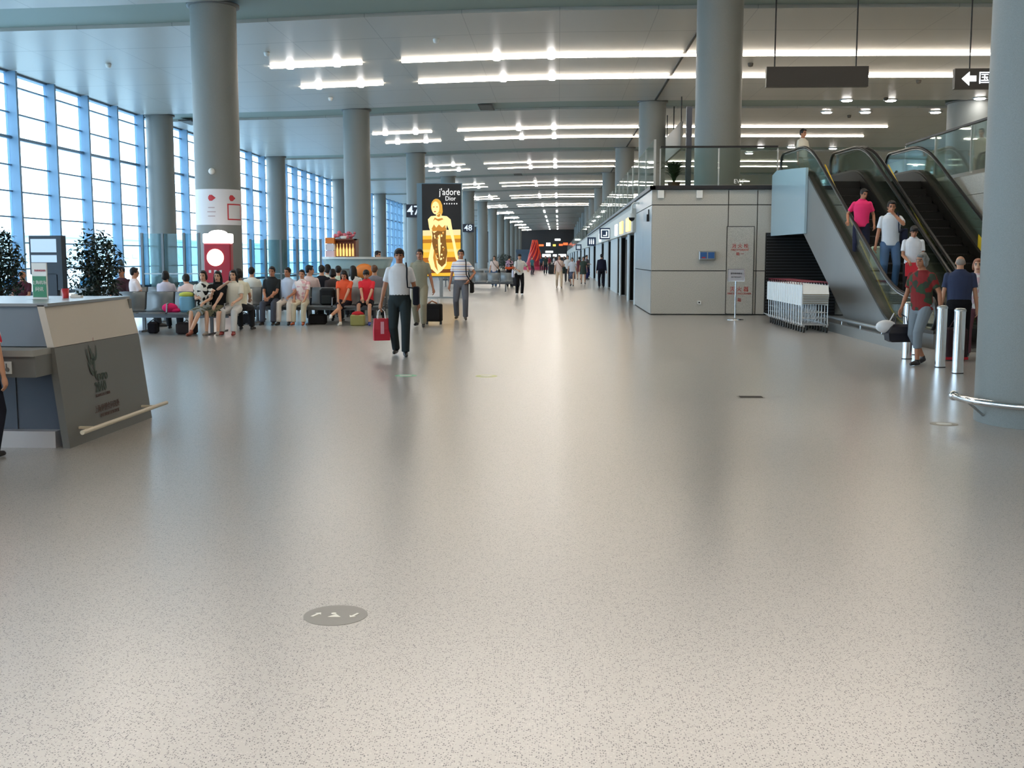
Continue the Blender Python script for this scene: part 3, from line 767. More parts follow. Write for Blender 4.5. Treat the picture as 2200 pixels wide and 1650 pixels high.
text('SHANGHAI CHINA', .038, M_LR, 'lettering', t, FT(9.88,.365), ext=.001)
text('上海世博会问讯处', .07, M_LR, 'lettering', t, FT(9.93,.245), ext=.001); text('INFORMATION DESK', .045, M_LR, 'lettering', t, FT(9.97,.185), ext=.001)
b = MB(); b.box(-4.475,-4.405,y0-.306,y0-.3,.66,.76); b.build('access_sign', M_WHITE, t)
b = MB(); b.lathe([(.018,0),(.018,.003),(.012,.003)], (0,0,0), 14); o = b.build('access_symbol', mat('symbol_grey', (120,120,118), .5), t); o.rotation_euler = (R(90),0,0); o.location = (-4.44,y0-.306,.695)
b = MB(); b.box(-4.45,-4.442,y0-.31,y0-.306,.70,.745); b.build('access_symbol', mat('symbol_grey', (120,120,118), .5), t)
# things on the desk
t = thing('sign_stand', 'small upright desk sign, white over green, on the information desk', 'sign', (at(87,650,10.0).x, 10.0, 1.215), R(-14))
b = MB(); b.box(-.08,.08,0,.012,.0,.33); b.build('panel', M_WHITE, t)
b = MB(); b.box(-.072,.072,-.004,0,.02,.21); b.build('green_panel', mat('sign_green', (40,128,88), .5), t)
text('上海机场', .038, M_WHITE, 'lettering', t, Matrix.Translation((0,-.006,.15))); text('问讯', .045, M_WHITE, 'lettering', t, Matrix.Translation((0,-.006,.09)))
text('SHANGHAI', .024, mat('pink_text', (200,90,110), .5), 'lettering', t, Matrix.Translation((.01,-.003,.26)))
b = MB(); b.box(-.1,.1,-.07,.07,-.01,.0); b.build('foot', M_WHITE, t)
b = MB(); b.lathe([(.028,0),(.034,.09),(.03,.09),(.026,.01)], n=16); tag(b.build('cup', mat('cup_red', (190,40,50), .4), None, (at(141,640,10.3).x, 10.3, 1.215)), 'small red cup standing on the information desk', 'cup')
b = MB(); b.box(-.05,.05,-.03,.03,0,.02); b.box(-.045,.0,-.02,.02,.02,.032); tag(b.build('telephone', M_WHITE, None, (at(165,640,10.5).x, 10.5, 1.215)), 'small white phone lying on the information desk', 'phone')

# ---------------------------------------------------------------- display stand with two screens
g = at(102, 640, 20.0)
t = thing('display_stand', 'black display stand with two tilted pale screens before the windows', 'display', (g.x, 20.0, 0), R(-8))
b = MB(); b.box(-.32,.32,.0,.14,1.28,1.98); b.box(.24,.34,-.03,.12,1.0,1.98); b.build('cabinet', mat('kiosk_dark', (44,56,70), .5), t)
b = MB(); b.box(-.2,.2,.0,.1,0,1.3); b.box(-.32,.32,-.12,.2,0,.05); b.build('pedestal', mat('kiosk_dark', (44,56,70), .5), t)
M_SCR = mat('screen_pale', (190,210,225), .3, emit=(170,195,215), es=.5)
for z0, z1 in ((1.68,1.92),(1.5,1.63)):
    b = MB(); b.box(-.28,.26,-.014,0,z0,z1); b.build('screen', M_SCR, t)

# ---------------------------------------------------------------- glass screens in the waiting area
def screen(label, pxs, Y, h):
    xs = [at(p, 600, Y).x for p in pxs]; t = thing('glass_screen', label, 'screen', (xs[0], Y, 0))
    for a_, c_ in zip(xs, xs[1:]):
        b = MB(); b.box(a_-xs[0]+.03, c_-xs[0]-.03, -.01, .01, .1, h); b.build('glass_panel', M_BLUEG, t)
    for a_ in xs:
        b = MB(); b.box(a_-xs[0]-.03, a_-xs[0]+.03, -.03, .03, 0, h+.02); b.build('post', mat('screen_post', (120,126,132), .4, .6), t)
    b = MB(); b.box(0, xs[-1]-xs[0], -.02, .02, h*.52, h*.52+.03); b.build('mid_rail', M_METAL, t)
screen('glass screen panels with grey posts left of the banner column', (308, 352, 398, 430), 29, 2.2)
screen('glass screen panels with grey posts right of the banner column', (540, 572, 605, 640, 690), 33, 2.1)
# banner on the column
bx, by = -10.65, 35.0
t = thing('column_banner', 'white banner wrapped round the left column with red arrows and red square', 'banner', (bx, by, 0))
th0 = math.atan2(-by, -bx)                    # direction from the column to the camera
def wrap(B, poly, z0, r_, m=None, sub=1):
    B.add([(r_*math.cos(th0+u/CR), r_*math.sin(th0+u/CR), z0+v) for u, v in poly], [tuple(range(len(poly)))])
def bar(B, u0, u1, v0, v1, z0, r_):
    n_ = max(1, int((u1-u0)/.06))
    for k in range(n_): wrap(B, [(u0+(u1-u0)*k/n_,v0),(u0+(u1-u0)*(k+1)/n_,v0),(u0+(u1-u0)*(k+1)/n_,v1),(u0+(u1-u0)*k/n_,v1)], z0, r_)
b = MB(); b.lathe([(CR+.006, 2.58), (CR+.006, 3.67)], n=64, caps=False); b.build('sheet', mat('banner_white', (214,214,218), .5), t)
M_BR = mat('banner_red', (190,52,60), .5)
for u in (-.22, .42):
    b = MB(); wrap(b, [(u-.05,-.09),(u+.03,-.09),(u+.14,0),(u+.03,.09),(u-.05,.09),(u-.09,.03),(u-.09,-.03)], 3.4, CR+.012); b.build('red_arrow', M_BR, t)
b = MB()
for (a_, c_, d, e) in ((.26,.30,-.25,.25),(.30,.55,.21,.25),(.30,.55,-.25,-.21),(.55,.8,.21,.25),(.55,.8,-.25,-.21),(.8,.84,-.25,.25)): bar(b, a_, c_, d, e, 2.98, CR+.012)
b.build('red_square', M_BR, t)
b = MB()
for k, w in enumerate((.1,.13,.11)): bar(b, -.22-w, -.22+w, -.03, 0, 3.12-k*.13, CR+.012)
b.build('small_lines', mat('banner_grey', (176,160,164), .5), t)
p_ = (bx+(CR+.02)*math.cos(th0-.25), by+(CR+.02)*math.sin(th0-.25), 4.2)
b = MB(); b.ball((0,0,0), .1, 14, 8); tag(b.build('dome_camera', M_WHITE, None, p_), 'small white dome camera on the banner column', 'camera')
# red totem
Y = 33.0; xa, xb_ = at(441,560,Y).x, at(499,560,Y).x; w = xb_-xa
t = thing('red_totem', 'red sign totem with lit white disc and glowing white top before the banner column', 'sign', ((xa+xb_)/2, Y, 0))
b = MB(); b.rbox((0,0,1.0), (w,.3,2.0), .04); b.build('body', mat('totem_red', (168,34,52), .4), t)
b = MB(); b.rbox((0,0,2.14), (w+.02,.34,.28), .04); b.build('lit_top', mat('totem_lit', (255,255,255), .4, emit=(255,246,238), es=5), t)
b = MB(); b.ball((0,0,2.27), (w*.36,.14,.12), 16, 8); b.build('lamp_dome', mat('totem_lit', (255,255,255), .4), t)
b = MB(); b.prism([(-.05+.25*math.cos(a_*math.pi/16), 1.58+.25*math.sin(a_*math.pi/16)) for a_ in range(32)], 'y', -.18, -.15); b.build('lit_disc', mat('disc_lit', (255,255,250), .4, emit=(255,246,215), es=2.2), t)
for k in range(3):
    b = MB(); b.box(-.26+k*.16,-.19+k*.16,-.16,-.15,1.13,1.21); b.build('white_mark', M_WHITE, t)
# ---------------------------------------------------------------- cafe kiosk
Y = 30.5; xa, xb_ = at(688,600,Y).x, at(836,600,Y).x; cxk = (xa+xb_)/2; w = xb_-xa
t = thing('cafe_kiosk', 'pale round-fronted cafe counter behind the seated people', 'kiosk', (cxk, Y+.3, 0))
def bow(d, z0, z1, k=0.0): 
    return [[(w/2*math.cos(a_)*(1-k*j), -d*math.sin(a_)*(1-k*j) , z) for a_ in [math.pi*i/16 for i in range(17)]] + [(-w/2*(1-k*j), .5, z), (w/2*(1-k*j), .5, z)] for j, z in ((1, z0), (0, z1))]
b = MB(); b.rings(bow(.55, 1.28, 1.54, .12), True, False); b.build('counter_band', mat('kiosk_pale', (168,196,202), .3), t)
b = MB(); b.rings(bow(.45, .0, 1.28), True, False); b.build('counter_base', mat('kiosk_base', (120,128,126), .5), t)
b = MB(); b.rings(bow(.62, 1.54, 1.60), True, False); b.build('counter_top', mat('kiosk_top', (206,212,212), .3), t)
x_ = at(777, 0, Y).x-cxk
b = MB(); b.ball((x_,-.5,1.22), (.26,.12,.2), 16, 8); b.build('orange_emblem', mat('kiosk_orange', (222,128,52), .5), t)
def dispbox(px0, px1, py0, py1, Y=30.6): return at(px0,py1,Y).x, at(px1,py0,Y).x, at(px0,py1,Y).z, at(px1,py0,Y).z
x0, x1, z0, z1 = dispbox(716, 765, 513, 550)
t = thing('display_case', 'brown display case with golden bottles on the cafe counter', 'display case', ((x0+x1)/2, 30.75, 1.60))
w2 = x1-x0; h2 = z1-1.6
b = MB(); b.box(-w2/2,w2/2,.0,.25,0,h2); b.box(-w2/2,-w2/2+.04,-.2,0,0,h2); b.box(w2/2-.05,w2/2,-.2,0,0,h2); b.box(-w2/2,w2/2,-.2,0,h2-.04,h2); b.build('case', mat('case_brown', (104,50,28), .4), t)
for k in range(6):
    b = MB(); q = -w2/2+.1+k*(w2-.2)/5; b.lathe([(.03,.02),(.032,.2),(.012,.28),(.012,.36)], (q,-.08,0), 10); b.build('bottle_display', mat('gold_glow', (236,196,110), .3, emit=(255,214,130), es=.7), t)
x0, x1, z0, z1 = dispbox(701, 719, 510, 553)
t = thing('menu_box', 'stacked orange and white menu boxes beside the display case', 'sign', ((x0+x1)/2, 30.6, 1.6))
w3 = (x1-x0)
for k, (q0, q1, c_) in enumerate(((.36,.52,'kiosk_orange'),(.18,.35,'menu_white'),(.0,.17,'menu_pink'))):
    b = MB(); b.box(-w3/2,w3/2,-.1,.1,q0,q1); b.build('box_panel', mat(c_, {'kiosk_orange':(222,128,52),'menu_white':(216,214,222),'menu_pink':(220,196,206)}[c_], .5), t)
t = thing('flower_arrangement', 'pink and red flowers on top of the brown display case', 'flowers', (at(740,505,30.75).x, 30.8, 1.6+h2))
rnd = random.Random(5); b = MB()
for k in range(16): b.ball((rnd.uniform(-.26,.3), rnd.uniform(-.08,.08), rnd.uniform(.05,.17)), rnd.uniform(.035,.06), 8, 5)
b.build('blossoms', mat('blossom_pink', (206,110,124), .6, noise=.3, nscale=9), t)
b = MB(); b.lathe([(.1,0),(.14,.06),(.1,.08)], n=14); b.build('bowl', M_WHITE, t)

# ---------------------------------------------------------------- gold lightbox advert
Y = 43.4; x0, x1, z0, z1 = dispbox(909, 989, 396, 593, Y)
xm = (x0+x1)/2; w = x1-x0; h = z1-z0
t = thing('lightbox_advert', 'tall backlit perfume advert with a golden woman on black', 'advert', (xm, Y, 0))
b = MB(); b.box(-w/2-.22, w/2+.05, .02, .45, z0-.05, z1+.05); b.build('case', mat('case_blue_grey', (112,140,158), .35, .4), t)
b = MB(); b.box(-w/2-.02, w/2+.02, .0, .03, z0-.02, z1+.02); b.build('frame', M_DARK, t)
b = MB(); b.box(-w/2-.2,-w/2-.1,.05,.4,0,z0); b.box(w/2-.1,w/2,.05,.4,0,z0); b.box(-.1,.0,.05,.4,0,z0); b.box(-w/2-.3,w/2+.1,0,.5,0,.06); b.build('stand', M_METAL, t)
def ad(poly, d, m, name, tt=t):
    b = MB(); b.add([(u*w-w/2, -.004-d*.006, z0+v*h) for u, v in poly], [tuple(range(len(poly)))]); return b.build(name, m, tt)
def glow(n_, c, s_): return mat(n_, (20,18,14), .4, emit=c, es=s_*.8)
ad([(0,.5),(1,.5),(1,1),(0,1)], 0, glow('ad_black', (10,13,22), .8), 'upper_ground')
bg = ad([(0,0),(1,0),(1,.5),(0,.5)], 0, glow('ad_gold_ground', (232,176,48), 1.5), 'lower_ground')
for (v0, v1, c) in ((.44,.5,(250,232,170)),(.36,.40,(190,120,20)),(.26,.29,(250,214,110)),(.15,.2,(176,100,16)),(.03,.07,(120,64,12))):
    ad([(0,v0),(1,v0+.01),(1,v1+.01),(0,v1)], .5, glow('ad_%d' % int(v0*100), c, 1.2), 'gold_band')
SK = glow('ad_skin', (255,222,150), 1.6); SK2 = glow('ad_skin_shadow', (206,136,44), 1.2); HR = glow('ad_hair', (226,170,62), 1.3); DR = glow('ad_dress', (140,92,26), 1.0)
ad([(.33,.66),(.22,.655),(.14,.62),(.17,.53),(.23,.46),(.24,.38),(.19,.28),(.14,.18),(.22,.08),(.38,.02),(.5,.06),(.62,.12),(.64,.25),(.60,.38),(.62,.48),(.64,.56),(.7,.50),(.78,.38),(.86,.20),(.93,.14),(.94,.18),(.86,.36),(.78,.52),(.74,.62),(.64,.655),(.5,.66),(.47,.69),(.35,.69),(.36,.66)], 1, SK, 'body_figure')
def el(cx, cy, rx, ry, n_=18): return [(cx+rx*math.cos(2*math.pi*i/n_), cy+ry*math.sin(2*math.pi*i/n_)) for i in range(n_)]
ad([(.24,.52),(.30,.565),(.36,.53),(.43,.565),(.52,.53),(.60,.56),(.61,.50),(.50,.49),(.40,.495),(.26,.49)], 3, SK2, 'bodice_shadow')
ad([(.28,.60),(.33,.62),(.42,.60),(.55,.62),(.52,.635),(.4,.625),(.32,.64)], 3, SK2, 'collar_shadow'); ad([(.37,.66),(.47,.69),(.47,.655),(.42,.645)], 3, SK2, 'neck_shadow')
ad([(.30,.30),(.27,.20),(.32,.10),(.40,.05),(.36,.14),(.34,.24)], 3, SK2, 'leg_shadow'); ad([(.40,.44),(.46,.46),(.47,.30),(.44,.18),(.41,.30)], 3, SK, 'dress_shine')
ad(el(.37,.76,.145,.085), 2, HR, 'hair'); ad(el(.345,.745,.10,.07), 3, SK, 'face'); ad(el(.30,.755,.022,.006), 4, SK2, 'eye'); ad(el(.385,.755,.022,.006), 4, SK2, 'eye'); ad(el(.33,.705,.03,.006), 4, glow('ad_lip', (176,70,40), 1), 'mouth')
ad([(.44,.80),(.52,.78),(.535,.70),(.50,.66),(.47,.69),(.45,.74)], 4, HR, 'hair_lock')
ad([(.24,.50),(.30,.47),(.40,.50),(.52,.50),(.62,.53),(.61,.40),(.65,.26),(.60,.14),(.5,.10),(.40,.14),(.36,.22),(.28,.30),(.24,.38),(.26,.44)], 2, DR, 'dress')
rnd = random.Random(3)
for k in range(26):
    u, v = rnd.uniform(.3,.58), rnd.uniform(.17,.48); ad(el(u, v, rnd.uniform(.01,.03), rnd.uniform(.006,.016), 6), 3, SK if k % 2 else SK2, 'dress_highlight')
LW = glow('ad_white', (255,255,255), 1.4)
text("j'adore", .36, LW, 'lettering', t, Matrix.Translation((w*.22,-.03,z0+.915*h)), ext=.002, sx=.82); text('Dior', .24, LW, 'lettering', t, Matrix.Translation((w*.24,-.03,z0+.845*h)), ext=.002, sx=.9)
for k in range(6): ad(el(.58+k*.065,.79,.015,.008,8), 4, LW, 'dot')
# gate number boards
for (Y, s_, l) in ((83.10, '47', 'dark number board reading 47 on a column behind the advert'), (132.10, '48', 'dark number board reading 48 on the farther column')):
    p = at(892 if s_ == '47' else 1006, 453 if s_ == '47' else 490, Y)
    t = thing('number_board', l, 'sign', (p.x, Y, p.z))
    b = MB(); b.box(-.66,.66,-.06,.1,-.47,.47); b.box(-.1,.1,.1,.21,-.2,.2); b.build('board', mat('board_navy', (26,34,52), .5), t)
    text(s_, .95, mat('number_white', (220,228,235), .5, emit=(220,228,235), es=.5), 'lettering', t, Matrix.Translation((-.12 if s_ == '47' else 0,-.07,0)), bold=.01)

# ---------------------------------------------------------------- shop row at right
M_SH = mat('shop_fascia', (196,196,188), .5); M_PI = mat('shop_pier', (176,182,182), .45); M_SG = mat('shop_dark_glass', (14,12,11), .6, 0, .1)
b = MB(); b.box(2.45, 3.6, 37.6, 328, 2.42, 3.2); struct(b.build('wall_fascia', M_SH))
b = MB(); b.box(3.6, 3.8, 37.6, 328, 0, 3.2); struct(b.build('wall_shop_back', mat('shop_back', (70,60,50), .7)))
ops = [(38.4,41.0),(42.2,46.6),(47.6,49.2),(55.5,58.5),(64,67.5),(78,83),(92,96),(108,114),(126,134),(150,158),(176,186),(205,215),(240,250),(280,290)]
prev = 37.6; b = MB(); W_ = []
for (a_, c_) in ops: b.box(2.56, 3.6, prev, a_, 0, 2.42); prev = c_
b.box(2.56, 3.6, prev, 328, 0, 2.42); struct(b.build('wall_shop_piers', M_PI))
for k, (a_, c_) in enumerate(ops):
    t = thing('shop_doorway', 'dark glazed shop doorway in the right-hand row, %s from the front' % ORD[k], 'doorway', (2.8, a_, 0), 0, 'doorways of the right-hand shop row')
    b = MB(); b.box(.5,.53,.04,c_-a_-.04,.04,2.38); b.box(-.2,.5,.0,.03,.04,2.38); b.box(-.2,.5,c_-a_-.03,c_-a_,.04,2.38); b.build('glass_door', M_SG, t)
    b = MB()
    for yy in (0, (c_-a_)*.5-.03, c_-a_-.07): b.box(-.05,.07,yy,yy+.07,0,2.4)
    b.box(-.05,.07,0,c_-a_,2.3,2.42); b.build('door_frame', M_METAL, t)
    if k < 5:
        b = MB(); b.box(-.08,-.03,(c_-a_)*.3,(c_-a_)*.3+.12,.3,2.2); b.build('brass_strip', mat('brass_strip', (190,120,60), .3, .8), t)
M_WARM = mat('warm_lit', (255,200,120), .5, emit=(255,190,100), es=2.2)
for k, (a_, c_, col) in enumerate(((38.5,40.6,0),(43.0,44.8,0),(47.2,48.6,1),(56,58,0),(65,67,1))):
    b = MB(); b.box(2.40,2.45,a_,c_,2.5,2.95); tag(b.build('shop_sign', M_WARM if col == 0 else M_LIT), 'lit %s sign panel on the shop fascia, %s from the front' % ('amber' if col == 0 else 'white', ORD[k]), 'sign', 'lit fascia signs')
M_NV = mat('sign_navy', (30,52,84), .4)
def psign(px, py, Y, w_, label, kind):
    p = at(px, py, Y); t = thing('projecting_sign', label, 'sign', (p.x, Y, p.z))
    b = MB(); b.box(-w_/2,w_/2,-.05,.05,-w_/2,w_/2); b.build('panel', M_NV, t); q = w_/2
    b = MB()
    if kind == 0:
        for (a_, c_, d, e) in ((-.75,.75,.6,.75),(-.75,.75,-.75,-.6),(-.75,-.6,-.6,.6),(.6,.75,-.6,.6),(-.35,.35,-.4,-.25),(.15,.35,-.25,.35)): b.box(a_*q,c_*q,-.06,-.05,d*q,e*q)
    else:
        for x in (-.45,.0,.45): b.box((x-.12)*q,(x+.12)*q,-.06,-.05,-.6*q,.35*q); b.box((x-.08)*q,(x+.08)*q,-.06,-.05,.42*q,.62*q)
    b.build('symbol', mat('symbol_lit', (225,238,245), .5, emit=(225,238,245), es=.9), t)
    b = MB(); b.box(q,q+.12 if p.x < 2.4 else q+.02,-.02,.02,-.03,.03); b.build('bracket', M_METAL, t)
psign(1300, 502, 54, .54, 'square navy projecting sign with white symbol over the shop row', 0)
psign(1271, 519, 74, .56, 'farther navy projecting sign with white figures over the shop row', 1)
psign(1243, 531, 118, .6, 'smallest distant navy projecting sign over the shop row', 1)
p = at(1366, 447, 36.2)
t = thing('security_camera', 'white swan-neck security camera on the corner of the stone block', 'camera', (2.5, 36.2, 0))
b = MB(); b.tube([(.06,0,3.3),(-.1,0,3.32),(-.16,0,3.25),(-.17,0,2.95)], .03, 8); b.build('arm', M_WHITE, t)
b = MB(); b.lathe([(.05,2.98),(.1,2.93),(.11,2.85)], (-.17,0,0), 16); b.build('housing', M_WHITE, t)
b = MB(); b.lathe([(.105,2.85),(.08,2.77),(.01,2.73)], (-.17,0,0), 16); b.build('dome', M_BLACK, t)
p = at(1390, 468, 32.0)
b = MB(); b.box(-.07,0,-.06,.06,-.1,.1); b.box(-.03,0,-.02,.02,.1,.24); tag(b.build('wall_lamp', M_DARK, None, (2.555, 32.1, p.z)), 'small dark fitting on the side face of the stone block', 'fitting')

# ---------------------------------------------------------------- far end of the concourse
t = thing('ribbon_sculpture', 'tall twisting red and orange ribbon sculpture far down the concourse', 'sculpture', (at(1149,577,140).x, 140, 0))
b = MB()
for k in range(9):
    a0 = k*.7
    b.tube([((1.25-.95*q**.7)*math.cos(a0+2.4*q)*1.0, (1.25-.95*q**.7)*math.sin(a0+2.4*q), 3.7*q) for q in [i/12 for i in range(13)]], [.16*(1-.7*i/12) for i in range(13)], 7)
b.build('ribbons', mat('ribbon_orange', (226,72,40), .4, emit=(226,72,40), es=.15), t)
b = MB(); b.lathe([(1.5,0),(1.3,.5),(.9,1.2),(.5,2.4),(.15,3.4)], n=24); b.build('core', mat('sculpture_red', (170,34,60), .4), t)
b = MB(); b.lathe([(1.9,0),(1.8,.35),(1.5,.4)], n=24); b.build('base', mat('sculpture_pink', (196,60,92), .5), t)
FARL = ['leftmost tiny orange lit sign at the far end', 'tiny white squarish lit sign among the orange ones at the far end', 'tiny yellow lit sign at the far end', 'second tiny orange lit sign from the left at the far end', 'third tiny orange lit sign, biggest, at the far end', 'rightmost tiny orange lit sign at the far end', 'highest tiny white lit sign at the far end', 'narrow white lit sign below the orange row at the far end', 'tiny upright blue lit sign at the far right end', 'left lit white shop window in the lowest far row', 'small middle lit white shop window in the lowest far row', 'right lit white shop window in the lowest far row', 'dull green lit shop window in the lowest far row']
rnd = random.Random(21); ze = YE-.08
for k, (px, py, wp, hp, c) in enumerate(((1163,527,10,4,'o'),(1178,525,9,7,'w'),(1191,527,6,4,'y'),(1205,526,8,4,'o'),(1215,524,10,5,'o'),(1228,527,8,5,'o'),(1198,515,12,4,'w'),(1180,541,16,4,'w'),(1233,524,3,9,'b'),(1174,549,18,6,'w'),(1192,549,8,5,'w'),(1208,549,16,6,'w'),(1226,548,14,4,'g'))):
    p = at(px, py, ze); s_ = ze/FPX
    c_ = {'o':('far_orange',(255,110,60),1.3),'w':('far_white',(255,255,255),2.2),'y':('far_yellow',(255,220,90),1.5),'b':('far_blue',(120,210,240),1.3),'g':('far_green',(90,140,110),.6)}[c]
    b = MB(); b.box(-wp*s_/2, wp*s_/2, -.1, .1, -hp*s_/2, hp*s_/2)
    tag(b.build('lit_shop_sign', mat(c_[0], c_[1], .5, emit=c_[1], es=c_[2]), None, p), FARL[k], 'sign', 'lit shop signs at the far end')
for k, (px, py, w_) in enumerate(((1128, 560, 3), (1140, 562, 3))):
    p = at(px, py, 200); b = MB(); b.box(-w_/2,w_/2,-.5,.5,0,2.4); b.box(-w_/2-.1,w_/2+.1,-.6,.6,2.4,2.9)
    tag(b.build('shop_kiosk', mat('kiosk_far', (70,90,110), .5), None, (p.x, 200+k*14, 0)), ['left', 'right'][k]+' small distant shop kiosk left of the red sculpture' if k == 0 else 'right small distant shop kiosk beside the red sculpture', 'kiosk')
# ================================================================= people
TMP = bpy.data.collections.new('tmp_build'); COL.children.link(TMP)
def remesh(mb, vox, smooth=4, fac=.5):
    me = bpy.data.meshes.new('tmp'); me.from_pydata(mb.v, [], mb.f); me.validate()
    bm = bmesh.new(); bm.from_mesh(me); bmesh.ops.recalc_face_normals(bm, faces=bm.faces); bm.to_mesh(me); bm.free()
    o = bpy.data.objects.new('tmp', me); TMP.objects.link(o)
    r_ = o.modifiers.new('r', 'REMESH'); r_.mode = 'VOXEL'; r_.voxel_size = vox; r_.use_smooth_shade = True
    s_ = o.modifiers.new('s', 'SMOOTH'); s_.iterations = smooth; s_.factor = fac
    dg = bpy.context.evaluated_depsgraph_get(); out = bpy.data.meshes.new_from_object(o.evaluated_get(dg))
    bpy.data.objects.remove(o); bpy.data.meshes.remove(me)
    return out
def finish(me, name, m, parent):
    me.name = name; me.materials.clear()
    for x in (m if isinstance(m, (list, tuple)) else [m]): me.materials.append(x)
    for p in me.polygons: p.use_smooth = True
    o = bpy.data.objects.new(name, me); COL.objects.link(o)
    if parent is not None: o.parent = parent
    return o
def limb(B, pts, rs, n=10, round0=True, round1=True, flat=1.0, side=None):
    """tapering closed tube; rs radius per point"""
    pts = [Vector(p) for p in pts]; P = list(pts); Q = list(rs)
    if round0:
        d = (pts[0]-pts[1]).normalized(); P = [pts[0]+d*rs[0]*.85, pts[0]+d*rs[0]*.5]+P; Q = [rs[0]*.35, rs[0]*.82]+Q
    if round1:
        d = (pts[-1]-pts[-2]).normalized(); P = P+[pts[-1]+d*rs[-1]*.5, pts[-1]+d*rs[-1]*.85]; Q = Q+[rs[-1]*.82, rs[-1]*.35]
    B.tube(P, Q, n)
def ik(a, t, l1, l2, pole):
    a, t, pole = Vector(a), Vector(t), Vector(pole); d = t-a; L = min(d.length, (l1+l2)*.999); d.normalize(); t = a+d*L
    x = (l1*l1-l2*l2+L*L)/(2*L); h = math.sqrt(max(0, l1*l1-x*x)); p = (pole-d*pole.dot(d)).normalized()
    return a+d*x+p*h, t
def cloth(col, pat=None, c2=None):
    key = 'cloth_%s_%s_%s' % (col, pat, c2)
    key = key.replace('(', '').replace(')', '').replace(', ', '_')
    if key in MC: return MC[key]
    if pat is None: return mat(key, col, .85, spec=.2, noise=.06, nscale=9)
    m, nt, b, N = nodemat(key); b.inputs['Roughness'].default_value = .85; b.inputs['Specular IOR Level'].default_value = .2
    t = N('ShaderNodeTexCoord'); r_ = N('ShaderNodeValToRGB'); r_.color_ramp.interpolation = 'CONSTANT'; e = r_.color_ramp.elements
    if pat == 'stripes':
        s_ = N('ShaderNodeSeparateXYZ'); nt.links.new(t.outputs['Object'], s_.inputs[0]); mo = N('ShaderNodeMath'); mo.operation = 'MODULO'; mo.inputs[1].default_value = .13
        nt.links.new(s_.outputs['Z'], mo.inputs[0]); dv = N('ShaderNodeMath'); dv.operation = 'DIVIDE'; dv.inputs[1].default_value = .13; nt.links.new(mo.outputs[0], dv.inputs[0]); nt.links.new(dv.outputs[0], r_.inputs[0])
        e[0].position = 0; e[0].color = lin(col); e[1].position = .4; e[1].color = lin(c2); x = e.new(.55); x.color = lin(col); x = e.new(.82); x.color = lin((206,150,120)); x = e.new(.9); x.color = lin(col)
    else:
        v = N('ShaderNodeTexVoronoi'); v.inputs['Scale'].default_value = 16 if pat == 'floral' else 11; nt.links.new(t.outputs['Object'], v.inputs['Vector'])
        s_ = N('ShaderNodeSeparateColor'); nt.links.new(v.outputs['Color'], s_.inputs[0]); nt.links.new(s_.outputs[0], r_.inputs[0])
        e[0].position = 0; e[0].color = lin(col); e[1].position = .55; e[1].color = lin(c2)
        if pat == 'plaid': x = e.new(.8); x.color = lin((60,66,56))
    nt.links.new(r_.outputs[0], b.inputs['Base Color']); return m
SKINS = {'a': (196,146,118), 'b': (176,122,94), 'c': (214,170,144)}
